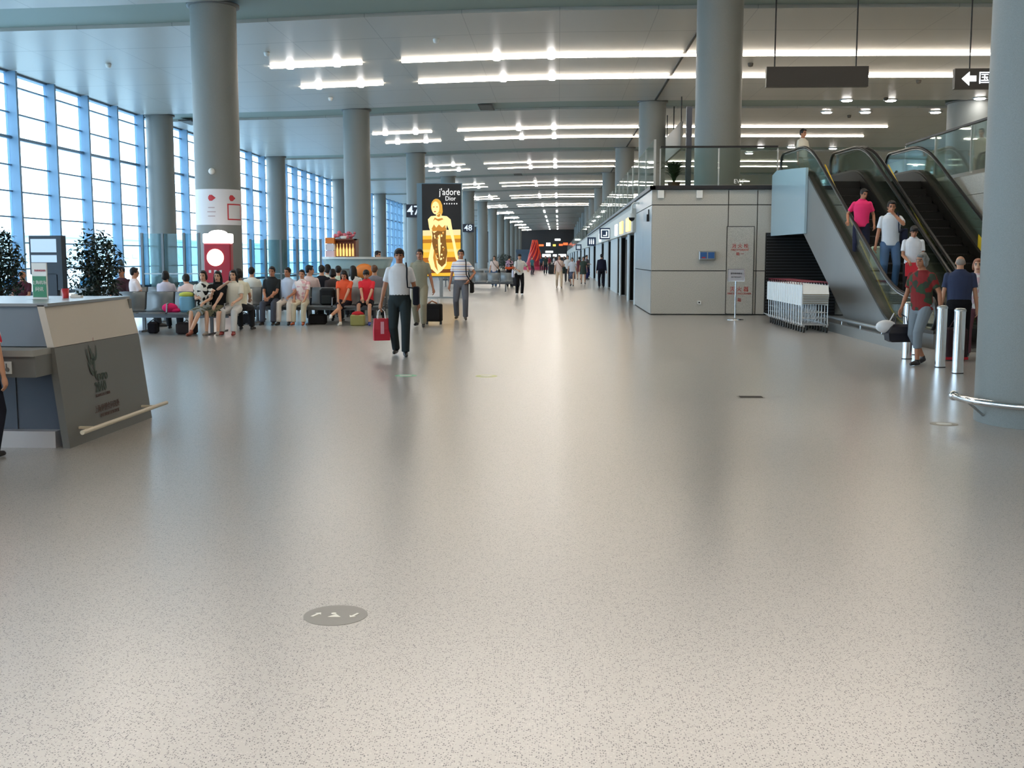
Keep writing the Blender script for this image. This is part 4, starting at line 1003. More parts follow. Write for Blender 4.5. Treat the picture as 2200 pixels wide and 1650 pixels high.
def person(label, loc, rz=0.0, H=1.7, pose='stand', top=(220,220,220), tpat=None, tc2=None, bottom=(40,42,46), bkind='trousers', bpat=None, bc2=None, shoe=(30,26,24), hair=(22,18,17), hairk='short',
           skin='a', sleeve='short', lh=None, rh=None, lf=None, rf=None, lean=0.0, hyaw=0.0, hpitch=0.0, fine=False, build=1.0, tuck=False, group=None, lpole=None, rpole=None, seat=.46, bow=0.0, hidden_legs=False):
    k = H/1.75; vox = .0105 if fine else .017
    t = thing('person', label, 'person', loc, rz, group)
    S = lambda v: Vector(v)*k
    sit = pose == 'sit'
    pel = Vector((0, .10, seat/k+.10)) if sit else Vector((0, 0, .93))
    LM = Matrix.Rotation(-lean, 4, 'X')                # forward lean towards -Y
    if lean: LM = Matrix.Rotation(lean, 4, 'X')
    def U(v): return pel + (LM @ (Vector(v)-Vector((0,0,.93))))           # upper body coordinates for a standing figure
    bw = build
    shL, shR = U((.168*bw, .0, 1.40)), U((-.168*bw, .0, 1.40))
    if pose == 'walk':
        lf = lf or (.10,-.26,.08); rf = rf or (-.10,.24,.13)
        lh = lh or tuple(U((.26*bw,.14,.84))); rh = rh or tuple(U((-.26*bw,-.16,.84)))
    if sit:
        lf = lf or (.13,-.42,.08); rf = rf or (-.13,-.40,.08)
        lh = lh or (.13,-.26,pel.z+.13); rh = rh or (-.13,-.26,pel.z+.13)
    lf = lf or (.11,0,.08); rf = rf or (-.11,.0,.08)
    lh = lh or tuple(U((.25*bw,-.03,.82))); rh = rh or tuple(U((-.25*bw,-.03,.82)))
    hips = [pel+Vector((.09,0,-.03)), pel+Vector((-.09,0,-.03))]
    legs = []
    for hp, ft, sx in ((hips[0], Vector(lf), 1), (hips[1], Vector(rf), -1)):
        kn, an = ik(hp, ft, .44, .43, (sx*.12, -1, .15 if not sit else .9)); legs.append((hp, kn, an, sx))
    arms = []
    for sh, hd, sx, pl in ((shL, Vector(lh), 1, lpole), (shR, Vector(rh), -1, rpole)):
        el_, wr = ik(sh, hd, .29, .26, pl or (sx*.45, .8, -.3)); arms.append((sh, el_, wr, sx))
    # ---- skin: one continuous body
    B = MB(); q = .88
    def ringsT(st, q, Uf=U):
        rg = []
        for (z, a, c, yo) in st:
            rg.append([Uf((a*bw*q*math.cos(2*math.pi*i/18), yo+c*q*math.sin(2*math.pi*i/18)*(1.0), z)) for i in range(18)])
        return rg
    TS = [(.90,.165,.115,.01),(1.0,.155,.108,.0),(1.1,.152,.105,-.005),(1.2,.168,.112,-.005),(1.31,.185,.118,0),(1.39,.185,.108,.005),(1.44,.14,.088,.01),(1.475,.095,.07,.01),(1.50,.065,.06,.01)]
    B.rings([[p*k for p in r_] for r_ in ringsT(TS, q)], True, True)
    nk = U((0,.01,1.46)); hc0 = U((0,-.005+0,1.63))
    HM = Matrix.Translation(nk) @ Matrix.Rotation(hyaw, 4, 'Z') @ Matrix.Rotation(lean*.0+hpitch+bow, 4, 'X') @ Matrix.Translation(-nk)
    if not lean: HMf = HM
    else: HMf = HM @ Matrix.Identity(4)
    hc = nk + (Matrix.Rotation(hyaw, 4, 'Z') @ Matrix.Rotation(hpitch+bow+lean*.6, 4, 'X')).to_3x3() @ Vector((0,-.02,.165))
    HR3 = (Matrix.Rotation(hyaw, 4, 'Z') @ Matrix.Rotation(hpitch+bow+lean*.3, 4, 'X')).to_3x3()
    def Hd(v): return (hc + HR3 @ Vector(v))*k
    HT = Matrix.Translation(hc*k) @ HR3.to_4x4() @ Matrix.Diagonal((k,k,k,1))
    limb(B, [nk*k, (hc+HR3 @ Vector((0,.015,-.05)))*k], [.058*k,.055*k], 12)
    B.ball((0,.005,.02), (.074,.092,.092), 16, 10, HT); B.ball((0,-.02,-.035), (.058,.066,.078), 14, 8, HT); B.ball((0,-.045,-.085), (.035,.035,.026), 10, 6, HT)
    B.ball((0,-.092,-.022), (.013,.018,.024), 8, 6, HT); B.ball((0,-.084,.002), (.009,.01,.03), 8, 6, HT)
    B.ball((0,-.082,-.062), (.024,.010,.011), 8, 5, HT)
    for sx in (-1, 1): B.ball((sx*.076,.01,-.01), (.010,.018,.030), 8, 6, HT); B.ball((sx*.03,-.080,.022), (.02,.01,.008), 8, 5, HT)
    for sh, el_, wr, sx in arms:
        limb(B, [sh*k, (sh*.5+el_*.5)*k, el_*k, (el_*.6+wr*.4)*k, wr*k], [.046*k*bw,.042*k,.036*k,.036*k,.025*k], 10)
        d = (wr-el_).normalized(); limb(B, [wr*k, (wr+d*.045)*k, (wr+d*.085)*k], [.026*k,.034*k,.031*k], 10)
    bare = bkind in ('shorts', 'skirt', 'dress', 'capri')
    for hp, kn, an, sx in legs:
        limb(B, [hp*k, (hp*.5+kn*.5)*k, kn*k, (kn*.65+an*.35)*k, an*k], [.078*k,.066*k,.052*k,.05*k,.034*k], 10)
    me = remesh(B, vox, 3)
    # fingers, joined on to the same mesh
    F = MB()
    for sh, el_, wr, sx in arms:
        d = (wr-el_).normalized(); sd = d.cross(Vector((0,0,1)));
        if sd.length < .3: sd = Vector((0,1,0))
        sd = (sd-d*sd.dot(d)).normalized(); nn = d.cross(sd).normalized()
        if abs(d.z) > .7:
            sd = Vector((0,-1,0)); sd = (sd-d*sd.dot(d)).normalized(); nn = d.cross(sd).normalized()*(1 if sx > 0 else -1)
            nn = Vector((-sx,0,0)); nn = (nn-d*nn.dot(d)).normalized()
        for j, (o_, L) in enumerate(((-.025,.055),(-.009,.068),(.008,.072),(.024,.064))):
            p0 = wr+d*.085+sd*o_; p1 = p0+d*L*.5+nn*.012; p2 = p1+d*L*.35+nn*.028
            limb(F, [p0*k, p1*k, p2*k], [.0095*k,.0088*k,.0072*k], 6)
        p0 = wr+d*.03+sd*.026; p1 = p0+d*.035+sd*.022+nn*.01; p2 = p1+d*.032+nn*.015
        limb(F, [p0*k, p1*k, p2*k], [.012*k,.011*k,.008*k], 6)
    me2 = bpy.data.meshes.new('f'); me2.from_pydata(F.v, [], F.f)
    bm = bmesh.new(); bm.from_mesh(me); bm.from_mesh(me2); bmesh.ops.recalc_face_normals(bm, faces=bm.faces); bm.to_mesh(me); bm.free()
    sk = mat('skin_'+skin, SKINS[skin], .55, spec=.35)
    body = finish(me, 'body', [sk, mat('eye_dark', (34,24,22), .4), mat('lip_red', (150,84,76), .5)], t)
    inv = HT.inverted()
    for p in me.polygons:
        c = inv @ p.center
        if abs(c.z) > .12 or c.y > -.04 or abs(c.x) > .08: continue
        if ((abs(c.x)-.03)/.017)**2+((c.z-.006)/(.008 if fine else .012))**2 < 1 and c.y < -.055: p.material_index = 1
        elif ((abs(c.x)-.031)/.022)**2+((c.z-.029)/.006)**2 < 1 and c.y < -.05: p.material_index = 1
        elif (c.x/.026)**2+((c.z+.062)/.009)**2 < 1: p.material_index = 2
    # ---- hair
    Hh = MB()
    if hairk != 'bald':
        Hh.ball((0,.022,.045), (.084,.094,.085), 16, 10, HT); Hh.ball((0,.05,.0), (.074,.062,.075), 14, 8, HT)
        Hh.ball((.015,-.045,.085), (.058,.045,.028), 12, 6, HT)
        for sx in (-1, 1): Hh.ball((sx*.066,.0,.03), (.018,.05,.05), 10, 6, HT)
    if hairk == 'bob' or hairk == 'curly':
        for sx in (-1, 1): Hh.ball((sx*.07,.02,-.02), (.026,.055,.075), 10, 6, HT)
        Hh.ball((0,.07,-.03), (.075,.05,.08), 12, 8, HT)
        if hairk == 'curly':
            rr_ = random.Random(2)
            for _ in range(22):
                a_, u_ = rr_.uniform(0,3.14), rr_.uniform(-.3,1.2); Hh.ball((.088*math.cos(a_)*math.cos(u_), .02+.095*math.sin(a_)*math.cos(u_), .04+.085*math.sin(u_)), .024, 7, 5, HT)
    if hairk == 'long':
        for sx in (-1, 1):
            pts = [Hd((sx*.068,.02,.02)), Hd((sx*.075,.03,-.08)), Hd((sx*.08,.02,-.2)), Hd((sx*.075,.0,-.3))]; limb(Hh, pts, [.03*k,.034*k,.03*k,.016*k], 8)
        limb(Hh, [Hd((0,.07,.03)), Hd((0,.09,-.08)), Hd((0,.095,-.2)), Hd((0,.09,-.32))], [.06*k,.062*k,.055*k,.03*k], 10)
    if hairk == 'ponytail':
        limb(Hh, [Hd((0,.1,.03)), Hd((0,.15,-.02)), Hd((0,.16,-.14)), Hd((0,.14,-.24))], [.028*k,.032*k,.028*k,.01*k], 8)
    if hairk == 'fringe': Hh.ball((0,-.062,.06), (.066,.036,.036), 12, 8, HT)
    if hairk == 'bald': Hh.ball((0,.055,.0), (.080,.058,.06), 14, 8, HT)
    finish(remesh(Hh, vox*.9, 2), 'hair', mat('hair_%d_%d_%d' % tuple(hair), hair, .55, spec=.4, noise=.25, nscale=40), t)
    # ---- top
    Tm = MB(); hem = .985 if tuck else .86
    st = [(hem,.178 if not tuck else .162,.128 if not tuck else .118,.0),(1.0,.170,.122,-.0),(1.1,.170,.12,-.006),(1.2,.182,.124,-.006),(1.31,.198,.13,0),(1.39,.192,.12,.005),(1.435,.150,.1,.008),(1.468,.105,.082,.01),(1.488,.078,.068,.006)]
    if sit and not tuck: st[0] = (.93,.18,.13,0)
    if bkind == 'dress' and not sit: st = [(.62,.24,.2,0),(.8,.2,.165,0)]+st[1:]
    Tm.rings([[p*k for p in r_] for r_ in ringsT(st, 1.0)], True, True)
    for sh, el_, wr, sx in arms:
        if sleeve == 'short': limb(Tm, [sh*k, (sh*.62+el_*.38)*k, (sh*.3+el_*.7)*k], [.056*k*bw,.059*k,.060*k], 10, True, False)
        elif sleeve == 'long': limb(Tm, [sh*k, (sh*.5+el_*.5)*k, el_*k, (el_*.5+wr*.5)*k, (el_*.08+wr*.92)*k], [.06*k*bw,.056*k,.05*k,.046*k,.04*k], 10, True, False)
        else: limb(Tm, [sh*k, (sh*.9+el_*.1)*k], [.056*k*bw,.05*k], 10, True, False)
    tp_ = finish(remesh(Tm, vox, 3), {'dress': 'dress'}.get(bkind, 'shirt'), cloth(top, tpat, tc2), t)
    if fine and sleeve == 'short' and tpat != 'plaid':
        Cm = MB(); Cm.rings([[Uf*k for Uf in r_] for r_ in ringsT([(1.465,.098,.085,.004),(1.505,.074,.072,.004)], 1.0)], True, True); finish(remesh(Cm, .008, 1), 'collar', cloth(top, None), t)
    # ---- bottom
    Bm = MB()
    if bkind in ('trousers', 'shorts', 'capri'):
        wz = 1.01 if not sit else 1.0
        def PR(v): return pel + (LM @ (Vector(v)-Vector((0,0,.93)))) if sit else Vector(v)
        Bm.rings([[p*k for p in r_] for r_ in ringsT([(.80,.13,.10,0),(.84,.17,.125,.01),(.93,.178,.13,.01),(wz,.163,.118,.0)], 1.0, (lambda v: Vector(v)) if not sit else U)], True, True)
        for hp, kn, an, sx in legs:
            f_ = {'trousers': 1.0, 'shorts': .0, 'capri': .55}[bkind]
            if f_ == 0: limb(Bm, [hp*k, (hp*.5+kn*.5)*k, (hp*.12+kn*.88)*k], [.098*k,.09*k,.082*k], 12, True, False)
            else:
                e = kn*(1-f_)+an*f_; limb(Bm, [hp*k, (hp*.5+kn*.5)*k, kn*k, (kn*.5+e*.5)*k, e*k], [.102*k,.092*k,.076*k,.070*k,.065*k], 12, True, False)
        finish(remesh(Bm, vox, 3), bkind if bkind != 'capri' else 'cropped_trousers', cloth(bottom, bpat, bc2), t)
    elif bkind == 'skirt' or (bkind == 'dress' and sit):
        if sit:
            Bm.rings([[p*k for p in r_] for r_ in ringsT([(.82,.15,.12,0),(.93,.182,.135,.0),(1.01,.165,.12,.0)], 1.0)], True, True)
            mk = (legs[0][1]+legs[1][1])*.5; hpm = (legs[0][0]+legs[1][0])*.5
            rg = []
            for q_ in (0, .4, .8, 1.05):
                c = hpm*(1-q_)+mk*q_; w_ = .2-.02*q_; h_ = .105-.02*q_; rg.append([(c+Vector((w_*math.cos(2*math.pi*i/16), 0, h_*math.sin(2*math.pi*i/16))))*k for i in range(16)])
            Bm.rings(rg, True, True)
        else: Bm.rings([[p*k for p in r_] for r_ in ringsT([(.45,.21,.17,0),(.6,.2,.16,0),(.84,.185,.14,.01),(1.01,.16,.115,.0)], 1.0)], True, True)
        finish(remesh(Bm, vox, 3), 'skirt', cloth(bottom, bpat, bc2) if bkind == 'skirt' else cloth(top, tpat, tc2), t)
    # ---- shoes
    for hp, kn, an, sx in legs:
        Sm = MB(); a_ = an; lift = a_.z-.08
        fd = Vector((.12*sx, -1, 0)).normalized(); pt = Vector((0,0,-min(.5, max(0, lift)*2.0)))
        if lift > .03 and not sit: fd = (fd+Vector((0,0,-.5))).normalized()
        heel = a_+Vector((0,.035,-.045)); toe = a_+fd*.17+Vector((0,0,-.05))
        limb(Sm, [heel*k, (heel*.5+toe*.5+Vector((0,0,.006)))*k, toe*k], [.036*k,.040*k,.03*k], 10); limb(Sm, [a_*k, (a_+Vector((0,.0,-.04)))*k], [.04*k,.042*k], 10)
        Sm.v = [(x, y, max(z, .004+(lift*k if not sit else 0)*.0)) if True else (x, y, z) for x, y, z in Sm.v]
        finish(remesh(Sm, .011 if fine else .014, 2), 'shoe', mat('shoe_%d_%d_%d' % tuple(shoe), shoe, .45), t)
    t['_k'] = k
    return t, dict(arms=arms, k=k, U=U)
def wpt(t, p):  # local point (already scaled) to world
    return Matrix.Translation(t.location) @ Matrix.Rotation(t.rotation_euler.z, 4, 'Z') @ Vector(p)
def strap_bag(label, t, info, side, col, size=(.3,.12,.24), cross=True, z=.82, yoff=0.0, strapc=None):
    """bag hanging by a strap; side=+1 on the wearer's left hip"""
    k = info['k']; g = thing('shoulder_bag', label, 'bag', t.location, t.rotation_euler.z)
    c = Vector((side*.27, yoff, z))*k
    b = MB(); b.rbox(c, Vector(size)*k if size[0] < size[1] else (size[1]*k, size[0]*k, size[2]*k), .03*k); b.build('bag_body', cloth(col), g)
    b = MB(); sgn = -side if cross else side; sh = Vector((sgn*.11, 0, 1.49))*k
    fr = [c+Vector((0,-size[0]*.35,size[2]*.4))*k, Vector((side*.14,-.145,1.12))*k, Vector((sgn*.0 if cross else side*.13,-.15,1.28))*k, Vector((sgn*.08 if cross else side*.13,-.125,1.42))*k, sh+Vector((0,-.03,.02))*k, sh+Vector((0,.05,.0))*k, Vector((0 if cross else side*.13,.14,1.3))*k, c+Vector((0,size[0]*.35,size[2]*.4))*k]
    b.tube(fr, .013*k, 6); b.build('strap', cloth(strapc or col), g); return g
def hand_bag(label, pos, rz, size, col, name='shopping_bag', strapc=(235,235,235), mark=None):
    """bag hanging from a hand; pos is the grip point in the world"""
    w, d, h = size; g = thing(name, label, 'bag', pos, rz); top_ = -.16
    b = MB()
    vs = []
    prof_ = ((top_-h, 1.0), (top_-h*.5, 1.04), (top_, .92)) if name == 'shopping_bag' else ((top_-h, .72), (top_-h*.9, 1.0), (top_-h*.5, 1.08), (top_-h*.15, .8), (top_, .55))
    for z, s_ in prof_:
        vs.append([(x*w/2*s_, y*d/2*s_*(1 if z < top_ else .6), z) for x, y in ((-1,-1),(0,-1.05),(1,-1),(1,1),(0,1.05),(-1,1))])
    b.rings(vs, True, False); b.build('bag_body', mat('bag_%d_%d_%d' % tuple(col), col, .4), g)
    for y in (-.3, .3):
        b = MB(); b.tube([(-w*.25,y*d,top_-.01),(-w*.2,y*d*.6,-.05),(0,0,.0),(w*.2,y*d*.6,-.05),(w*.25,y*d,top_-.01)], .006, 6); b.build('bag_handle', mat('bag_handle_%d' % strapc[0], strapc, .5), g)
    if mark:
        b = MB(); b.box(-w*.1,w*.12,-d*.56,-d*.545,top_-h*.7,top_-h*.15); b.build('bag_print', mat('bag_mark', mark, .5), g)
    return g
def G(px, py): return gr(px, py)
def Hpx(px, py_feet, py_head): 
    g = gr(px, py_feet); return at(px, py_head, g.y).z
WHT = (222,222,226); BLK = (28,28,32); NAVY = (44,50,70); JEAN = (62,88,122); KHA = (136,128,108)
# --- walkers in front
g = G(860, 764); t, i = person('man walking in white short-sleeved shirt and dark trousers, carrying a red bag, nearest walker', g, R(4), 1.74, 'walk', WHT, bottom=(42,50,52), tuck=True, fine=True, skin='b', rh=(-.30,-.02,.86), lh=(.29,.10,.86), lf=(.10,-.20,.08), rf=(-.08,.16,.10), hairk='fringe')
b = MB(); b.rings([[Vector((.168*math.cos(2*math.pi*q/20), .004+.124*math.sin(2*math.pi*q/20), z))*i['k'] for q in range(20)] for z in (.985, 1.015)], True, False); b.build('belt', mat('belt_black', (22,20,20), .4), t)
strap_bag('black shoulder bag on the arm side of the man in the white shirt', t, i, 1, (24,26,34), (.30,.10,.30), cross=False, z=.98)
hp = i['arms'][1][2]*i['k']; hand_bag('red paper shopping bag carried low by the nearest walking man', wpt(t, hp+Vector((0,-.01,-.09))), R(20), (.26,.1,.36), (196,30,58), mark=(236,170,186))
g = G(903, 702); t, i = person('man in khaki shirt and trousers walking behind, pulling a black case', g, R(-3), 1.78, 'walk', (138,136,120), bottom=(140,134,116), fine=True, skin='b', lh=(.30,.04,.84), lf=(.1,-.12,.08), rf=(-.1,.14,.1))
g2 = G(931, 697)
t = thing('rolling_suitcase', 'small black rolling suitcase pulled beside the man in khaki', 'suitcase', g2, R(-8))
b = MB(); b.rbox((0,.05,.28), (.40,.22,.42), .04); b.box(-.16,.16,-.075,-.055,.12,.36); b.build('case', cloth((30,28,28)), t)
b = MB(); b.tube([(-.1,.1,.48),(-.1,.08,.62),(.1,.08,.62),(.1,.1,.48)], .012, 6); b.build('handle', M_METAL, t)
b = MB(); b.tube([(-.12,0,.5),(-.02,-.03,.56),(.1,0,.5)], .018, 6); b.build('grip', mat('grip_brown', (150,96,64), .5), t)
for x in (-.17,.17):
    b = MB(); b.box(x-.02,x+.02,.02,.1,0.0,.075); b.build('wheel', M_BLACK, t)
g = G(991, 687); t, i = person('man in white polo shirt with blue stripes and grey trousers, hand on his bag', g, R(2), 1.79, 'walk', (226,226,230), 'stripes', (86,110,160), bottom=(98,100,108), fine=True, tuck=True, skin='b', lh=(.20,-.10,.98), rh=(-.29,-.02,.84), lf=(.11,-.10,.08), rf=(-.12,.14,.1), shoe=(70,60,44), lpole=(1,.4,0))
strap_bag('black bag slung at the hip of the man in the striped polo', t, i, 1, (26,24,24), (.26,.1,.26), cross=False, z=.80)
# --- middle distance walkers
g = G(1062, 617); t, i = person('woman in pale pink shirt and blue jeans walking by the benches with a black bag', g, 0, 1.66, 'walk', (220,200,194), bottom=JEAN, hairk='bob'); strap_bag('black cross-body bag of the woman in jeans', t, i, 1, (24,22,24), (.3,.12,.26), z=.86)
g = G(1094, 616); t, i = person('person in mauve checked shirt and black trousers with an orange jacket', g, R(160), 1.68, 'stand', (176,140,158), 'plaid', (150,118,140), bottom=(34,26,30))
b = MB(); b.tube([(-.2,-.15,1.02),(0,-.19,.98),(.2,-.15,1.03)], [.05,.08,.05], 8); b.tube([(-.16,.14,1.02),(.05,.19,.98),(.26,.1,1.03)], [.05,.085,.06], 8); tag(b.build('orange_jacket', cloth((226,98,58)), None, t.location), 'orange jacket tied round the waist of the person in mauve', 'jacket')
g = G(1108, 617); t = thing('upright_suitcase', 'dark upright suitcase standing behind the man in the white T-shirt', 'suitcase', g)
b = MB(); b.rbox((0,.3,.38), (.42,.26,.66), .04); b.build('case', cloth((52,54,60)), t)
b = MB(); b.tube([(-.1,.3,.7),(-.1,.3,.86),(.1,.3,.86),(.1,.3,.7)], .012, 6); b.build('handle', M_METAL, t)
for x in (-.16,.16):
    b = MB(); b.box(x-.02,x+.02,.25,.35,0.0,.06); b.build('wheel', M_BLACK, t)
g = G(1116, 634); t, i = person('man in loose white T-shirt and black trousers walking with white shoes', g, R(8), 1.73, 'walk', (232,230,226), bottom=(24,22,24), shoe=(232,228,222), rh=(-.08,-.26,1.05), lh=(.34,-.2,1.08), lf=(.10,-.05,.08), rf=(-.10,.08,.09), hairk='fringe', fine=True)
strap_bag('white shoulder bag carried by the man in the white T-shirt', t, i, -1, (206,206,222), (.28,.1,.3), cross=False, z=.9, strapc=(90,84,70))
g = G(1172, 589); t, i = person('distant person in dark clothes walking beside the red sculpture', g, 0, 1.72, 'walk', (50,60,56), bottom=(30,32,40), hairk='bob')
g = G(1186, 588); b = MB(); b.rbox((0,0,.42), (.75,.4,.84), .1); t = thing('dark_case', 'round dark case on the floor beside the distant dark-clothed walker', 'suitcase', g); b.build('case', M_BLACK, t)
b = MB(); b.tube([(-.15,0,.76),(0,0,.9),(.15,0,.76)], .03, 6); b.build('handle', M_BLACK, t)
g = G(1201, 619); t, i = person('man in pale pink shirt and cream trousers with a diagonal red strap', g, R(4), 1.70, 'walk', (218,196,190), bottom=(206,184,160), shoe=(120,100,84)); strap_bag('dark green bag on a red strap carried by the man in cream', t, i, 1, (34,44,40), (.34,.14,.36), z=.95, strapc=(130,50,50))
g = G(1229, 615); t, i = person('woman in white top and grey patterned skirt in the middle distance', g, R(-8), 1.58, 'walk', (206,206,214), bottom=(90,96,116), bkind='skirt', bpat='floral', bc2=(60,62,78), hairk='bob')
g = G(1236, 612); t, i = person('woman in dark green dress close behind the woman in the patterned skirt', g+Vector((.5,2.2,0)), 0, 1.62, 'stand', (64,74,66), bkind='dress', bottom=(60,60,60), hairk='bob')
g = G(1219, 606); t, i = person('man in white shirt half hidden behind the woman in the patterned skirt', g, R(0), 1.7, 'stand', (214,208,206), bottom=(60,56,60))
g = G(1244, 601); t, i = person('woman in dark red sleeveless dress near the shop doors', g, R(180), 1.6, 'stand', (92,42,48), bkind='dress', sleeve='none')
g = G(1260, 600); t, i = person('man in grey shirt and blue jeans facing the shop row', g, R(60), 1.74, 'stand', (130,128,140), bottom=(58,62,112), rh=(-.12,-.3,1.1))
g = G(1292, 618); t, i = person('guard in dark navy suit standing in the shop doorway', g, R(180), 1.76, 'stand', (32,34,52), bottom=(26,26,36), sleeve='long')
g = G(1143, 590); person('distant figure in teal standing left of the red sculpture', g, R(40), 1.6, 'stand', (60,110,120), bottom=(60,60,70))
for k, (px, py, c) in enumerate(((1180, 581, (150,60,70)), (1190, 583, (200,196,200)), (1163, 582, (40,60,80)), (1212, 586, (70,62,60)))):
    person('tiny far-away person in %s top near the end of the hall' % ['dark red','pale grey','navy','brown'][k], G(px, py), R(k*90), 1.68, 'stand', c, bottom=(50,46,52), group='tiny people at the far end')
# --- escalator riders
def ez(Y): return max(0, (Y-21.94)*.554)
px_, Y = 1850, 24.55; p = at(px_, 500, Y); t, i = person('man in bright pink polo shirt on the near escalator, hand on the rail', (p.x, Y, ez(Y)+.0), R(-12), 1.62, 'stand', (230,56,112), bottom=(36,38,58), fine=True, skin='b', rh=(-.31,-.16,1.0), lh=(.28,-.08,.90), hyaw=R(30), hpitch=R(16))
px_, Y = 1913, 23.65; p = at(px_, 500, Y); t, i = person('man in white shirt and blue jeans on the escalator, hand at his mouth', (p.x, Y, ez(Y)-.02), R(-8), 1.84, 'stand', (208,214,222), bottom=(78,104,138), fine=True, skin='b', lh=(.03,-.22,1.46), rh=(-.28,-.04,.84), lpole=(.6,-.5,-.8), hpitch=R(10)); strap_bag('dark backpack strap bag of the man in jeans on the escalator', t, i, 1, (36,40,60), (.26,.12,.3), cross=False, z=1.05, yoff=.1)
px_, Y = 1963, 22.9; p = at(px_, 500, Y); t, i = person('person in white T-shirt holding a red folder, lowest on the escalator', (p.x, Y, ez(Y)+.03), R(-10), 1.68, 'stand', (214,216,222), bottom=(30,26,30), fine=True, skin='b', lh=(.10,-.26,1.02), rh=(-.12,-.26,1.0), hairk='fringe', hpitch=R(22))
tq = t; b = MB(); b.box(-.17,.17,-.33,-.28,.66,.93); tag(b.build('red_folder', mat('folder_red', (214,40,58), .4), None, t.location), 'bright red folder held low by the lowest person on the escalator', 'folder'); COL.objects['red_folder'].rotation_euler.z = R(-10)
px_, Y = 1866, 24.0; p = at(1888, 570, 23.9); b = MB(); b.rbox((0,0,.3), (.3,.2,.46), .05); g = thing('pale_bag', 'pale green bag standing on the escalator step beside the jeans', 'bag', (at(1885, 580, 24.1).x, 24.1, ez(24.1)+.1)); b.build('bag_body', cloth((176,190,170)), g)
b = MB(); b.tube([(-.08,0,.52),(0,0,.62),(.08,0,.52)], .014, 6); b.build('bag_handle', M_BLACK, g)
Y = 32.4; p = at(1722, 400, Y); person('man in white shirt standing on the upper floor at the escalator head', (p.x, Y, MZ), R(40), 1.74, 'stand', (222,218,206), bottom=(150,140,118), skin='b', lh=(.2,-.2,1.05))
# --- people at right by the column
g = G(1975, 783); t, i = person('old woman with grey hair in red and green patterned blouse, grey trousers', g, R(-55), 1.66, 'walk', (128,44,44), 'plaid', (58,74,56), bottom=(126,134,142), bkind='capri', hair=(120,122,122), hairk='curly', fine=True, skin='b', rh=(-.30,-.10,.88), lh=(.30,.06,.88), lf=(.07,-.15,.08), rf=(-.08,.18,.11), lean=R(4), shoe=(44,40,42), build=1.1)
hp = i['arms'][1][2]*i['k']; hand_bag('black handbag with a white lining carried by the old woman', wpt(t, hp+Vector((0,-.02,-.08))), R(10), (.40,.16,.27), (20,20,34), name='handbag', strapc=(40,40,60))
q = wpt(t, hp+Vector((-.1,-.02,-.08))); b = MB(); b.ball((0,0,0), (.16,.09,.10), 12, 8); g = thing('white_plastic_bag', 'crumpled white plastic bag carried with the black handbag', 'bag', (q.x-.14, q.y-.05, q.z-.2)); b.build('bag_body', mat('plastic_white', (220,220,222), .4), g)
b = MB(); b.tube([(.05,0,.08),(.12,.02,.2)], .01, 6); b.build('bag_handle', mat('plastic_white', (220,220,222), .4), g)
g = G(2044, 772); t, i = person('old balding man seen from behind in navy shirt and black trousers', g+Vector((.08,0,0)), R(165), 1.64, 'stand', (58,66,92), bottom=(20,20,24), hair=(150,140,132), hairk='bald', fine=True, skin='a', shoe=(200,196,186), build=1.15, lean=R(6), bow=R(14))
g = G(2022, 752); t, i = person('woman in pink and white top talking with the old man', (g.x+.05, 18.2, 0), R(-20), 1.58, 'stand', (226,196,206), 'floral', (240,240,240), bottom=(120,84,96), hair=(150,96,72), hairk='bob', skin='c')
g = thing('red_tote', 'dark tote bag with red piping on the floor behind the bollards', 'bag', (G(2003, 762).x, 17.6, 0)); b = MB(); b.rbox((0,0,.26), (.34,.2,.5), .05); b.build('bag_body', cloth((54,38,42)), g)
b = MB(); b.box(-.175,.175,-.105,.105,.02,.06); b.build('red_base', cloth((180,40,50)), g)
b = MB(); b.tube([(-.1,0,.5),(0,0,.68),(.1,0,.5)], .012, 6); b.build('bag_handle', cloth((54,38,42)), g)

# ================================================================= benches and waiting people
M_SEAT = mat('seat_grey', (112,118,122), .4, .35); M_BEAM = mat('beam_steel', (120,124,130), .35, .8)
def bench(label, loc, rz, n):
    t = thing('waiting_bench', label, 'bench', loc, rz, 'waiting benches'); L = n*.6
    b = MB(); b.box(-L/2,L/2,.02,.1,.34,.41); b.build('beam', M_BEAM, t)
    for k in range(n):
        x = -L/2+.3+k*.6
        b = MB(); b.rings([[(x+sx*.28, y, z+dz) for sx, dz in ((-1,-.012),(1,-.012),(1,.012),(-1,.012))] for y, z in ((-.25,.43),(-.2,.452),(0,.442),(.18,.44),(.22,.46))], True, True); b.build('seat', M_SEAT, t)
        b = MB(); b.rings([[(x+sx*.28, y+dy, z) for sx, dy in ((-1,-.012),(1,-.012),(1,.012),(-1,.012))] for y, z in ((.2,.48),(.24,.55),(.27,.7),(.31,.86),(.33,.87))], True, True); b.build('backrest', M_SEAT, t)
    for k in range(n+1):
        if k % 2 == 0:
            x = -L/2+k*.6
            b = MB(); b.tube([(x,.22,.4),(x,.2,.64),(x,-.18,.64),(x,-.2,.46)], .016, 6); b.build('armrest', M_BEAM, t)
    for x in ((-L/2+.35, L/2-.35) if n < 6 else (-L/2+.35, 0, L/2-.35)):
        b = MB(); b.box(x-.03,x+.03,.03,.09,.03,.35); b.box(x-.03,x+.03,-.25,.32,.0,.035); b.build('leg', M_BEAM, t)
    return t
BX = lambda px, Y: (px-VX)/FPX*Y
bench('front grey waiting bench beside the information desk', (-8.05, 22.9, 0), 0, 4)
bench('grey bench back to back behind the front left bench', (-8.05, 23.75, 0), R(180), 4)
bench('long grey bench in the second row, facing the hall', (-5.93, 26.4, 0), 0, 6)
bench('long grey bench back to back behind the second row', (-5.93, 27.25, 0), R(180), 6)
bench('grey bench far left behind the information desk', (-10.6, 26.6, 0), 0, 4)
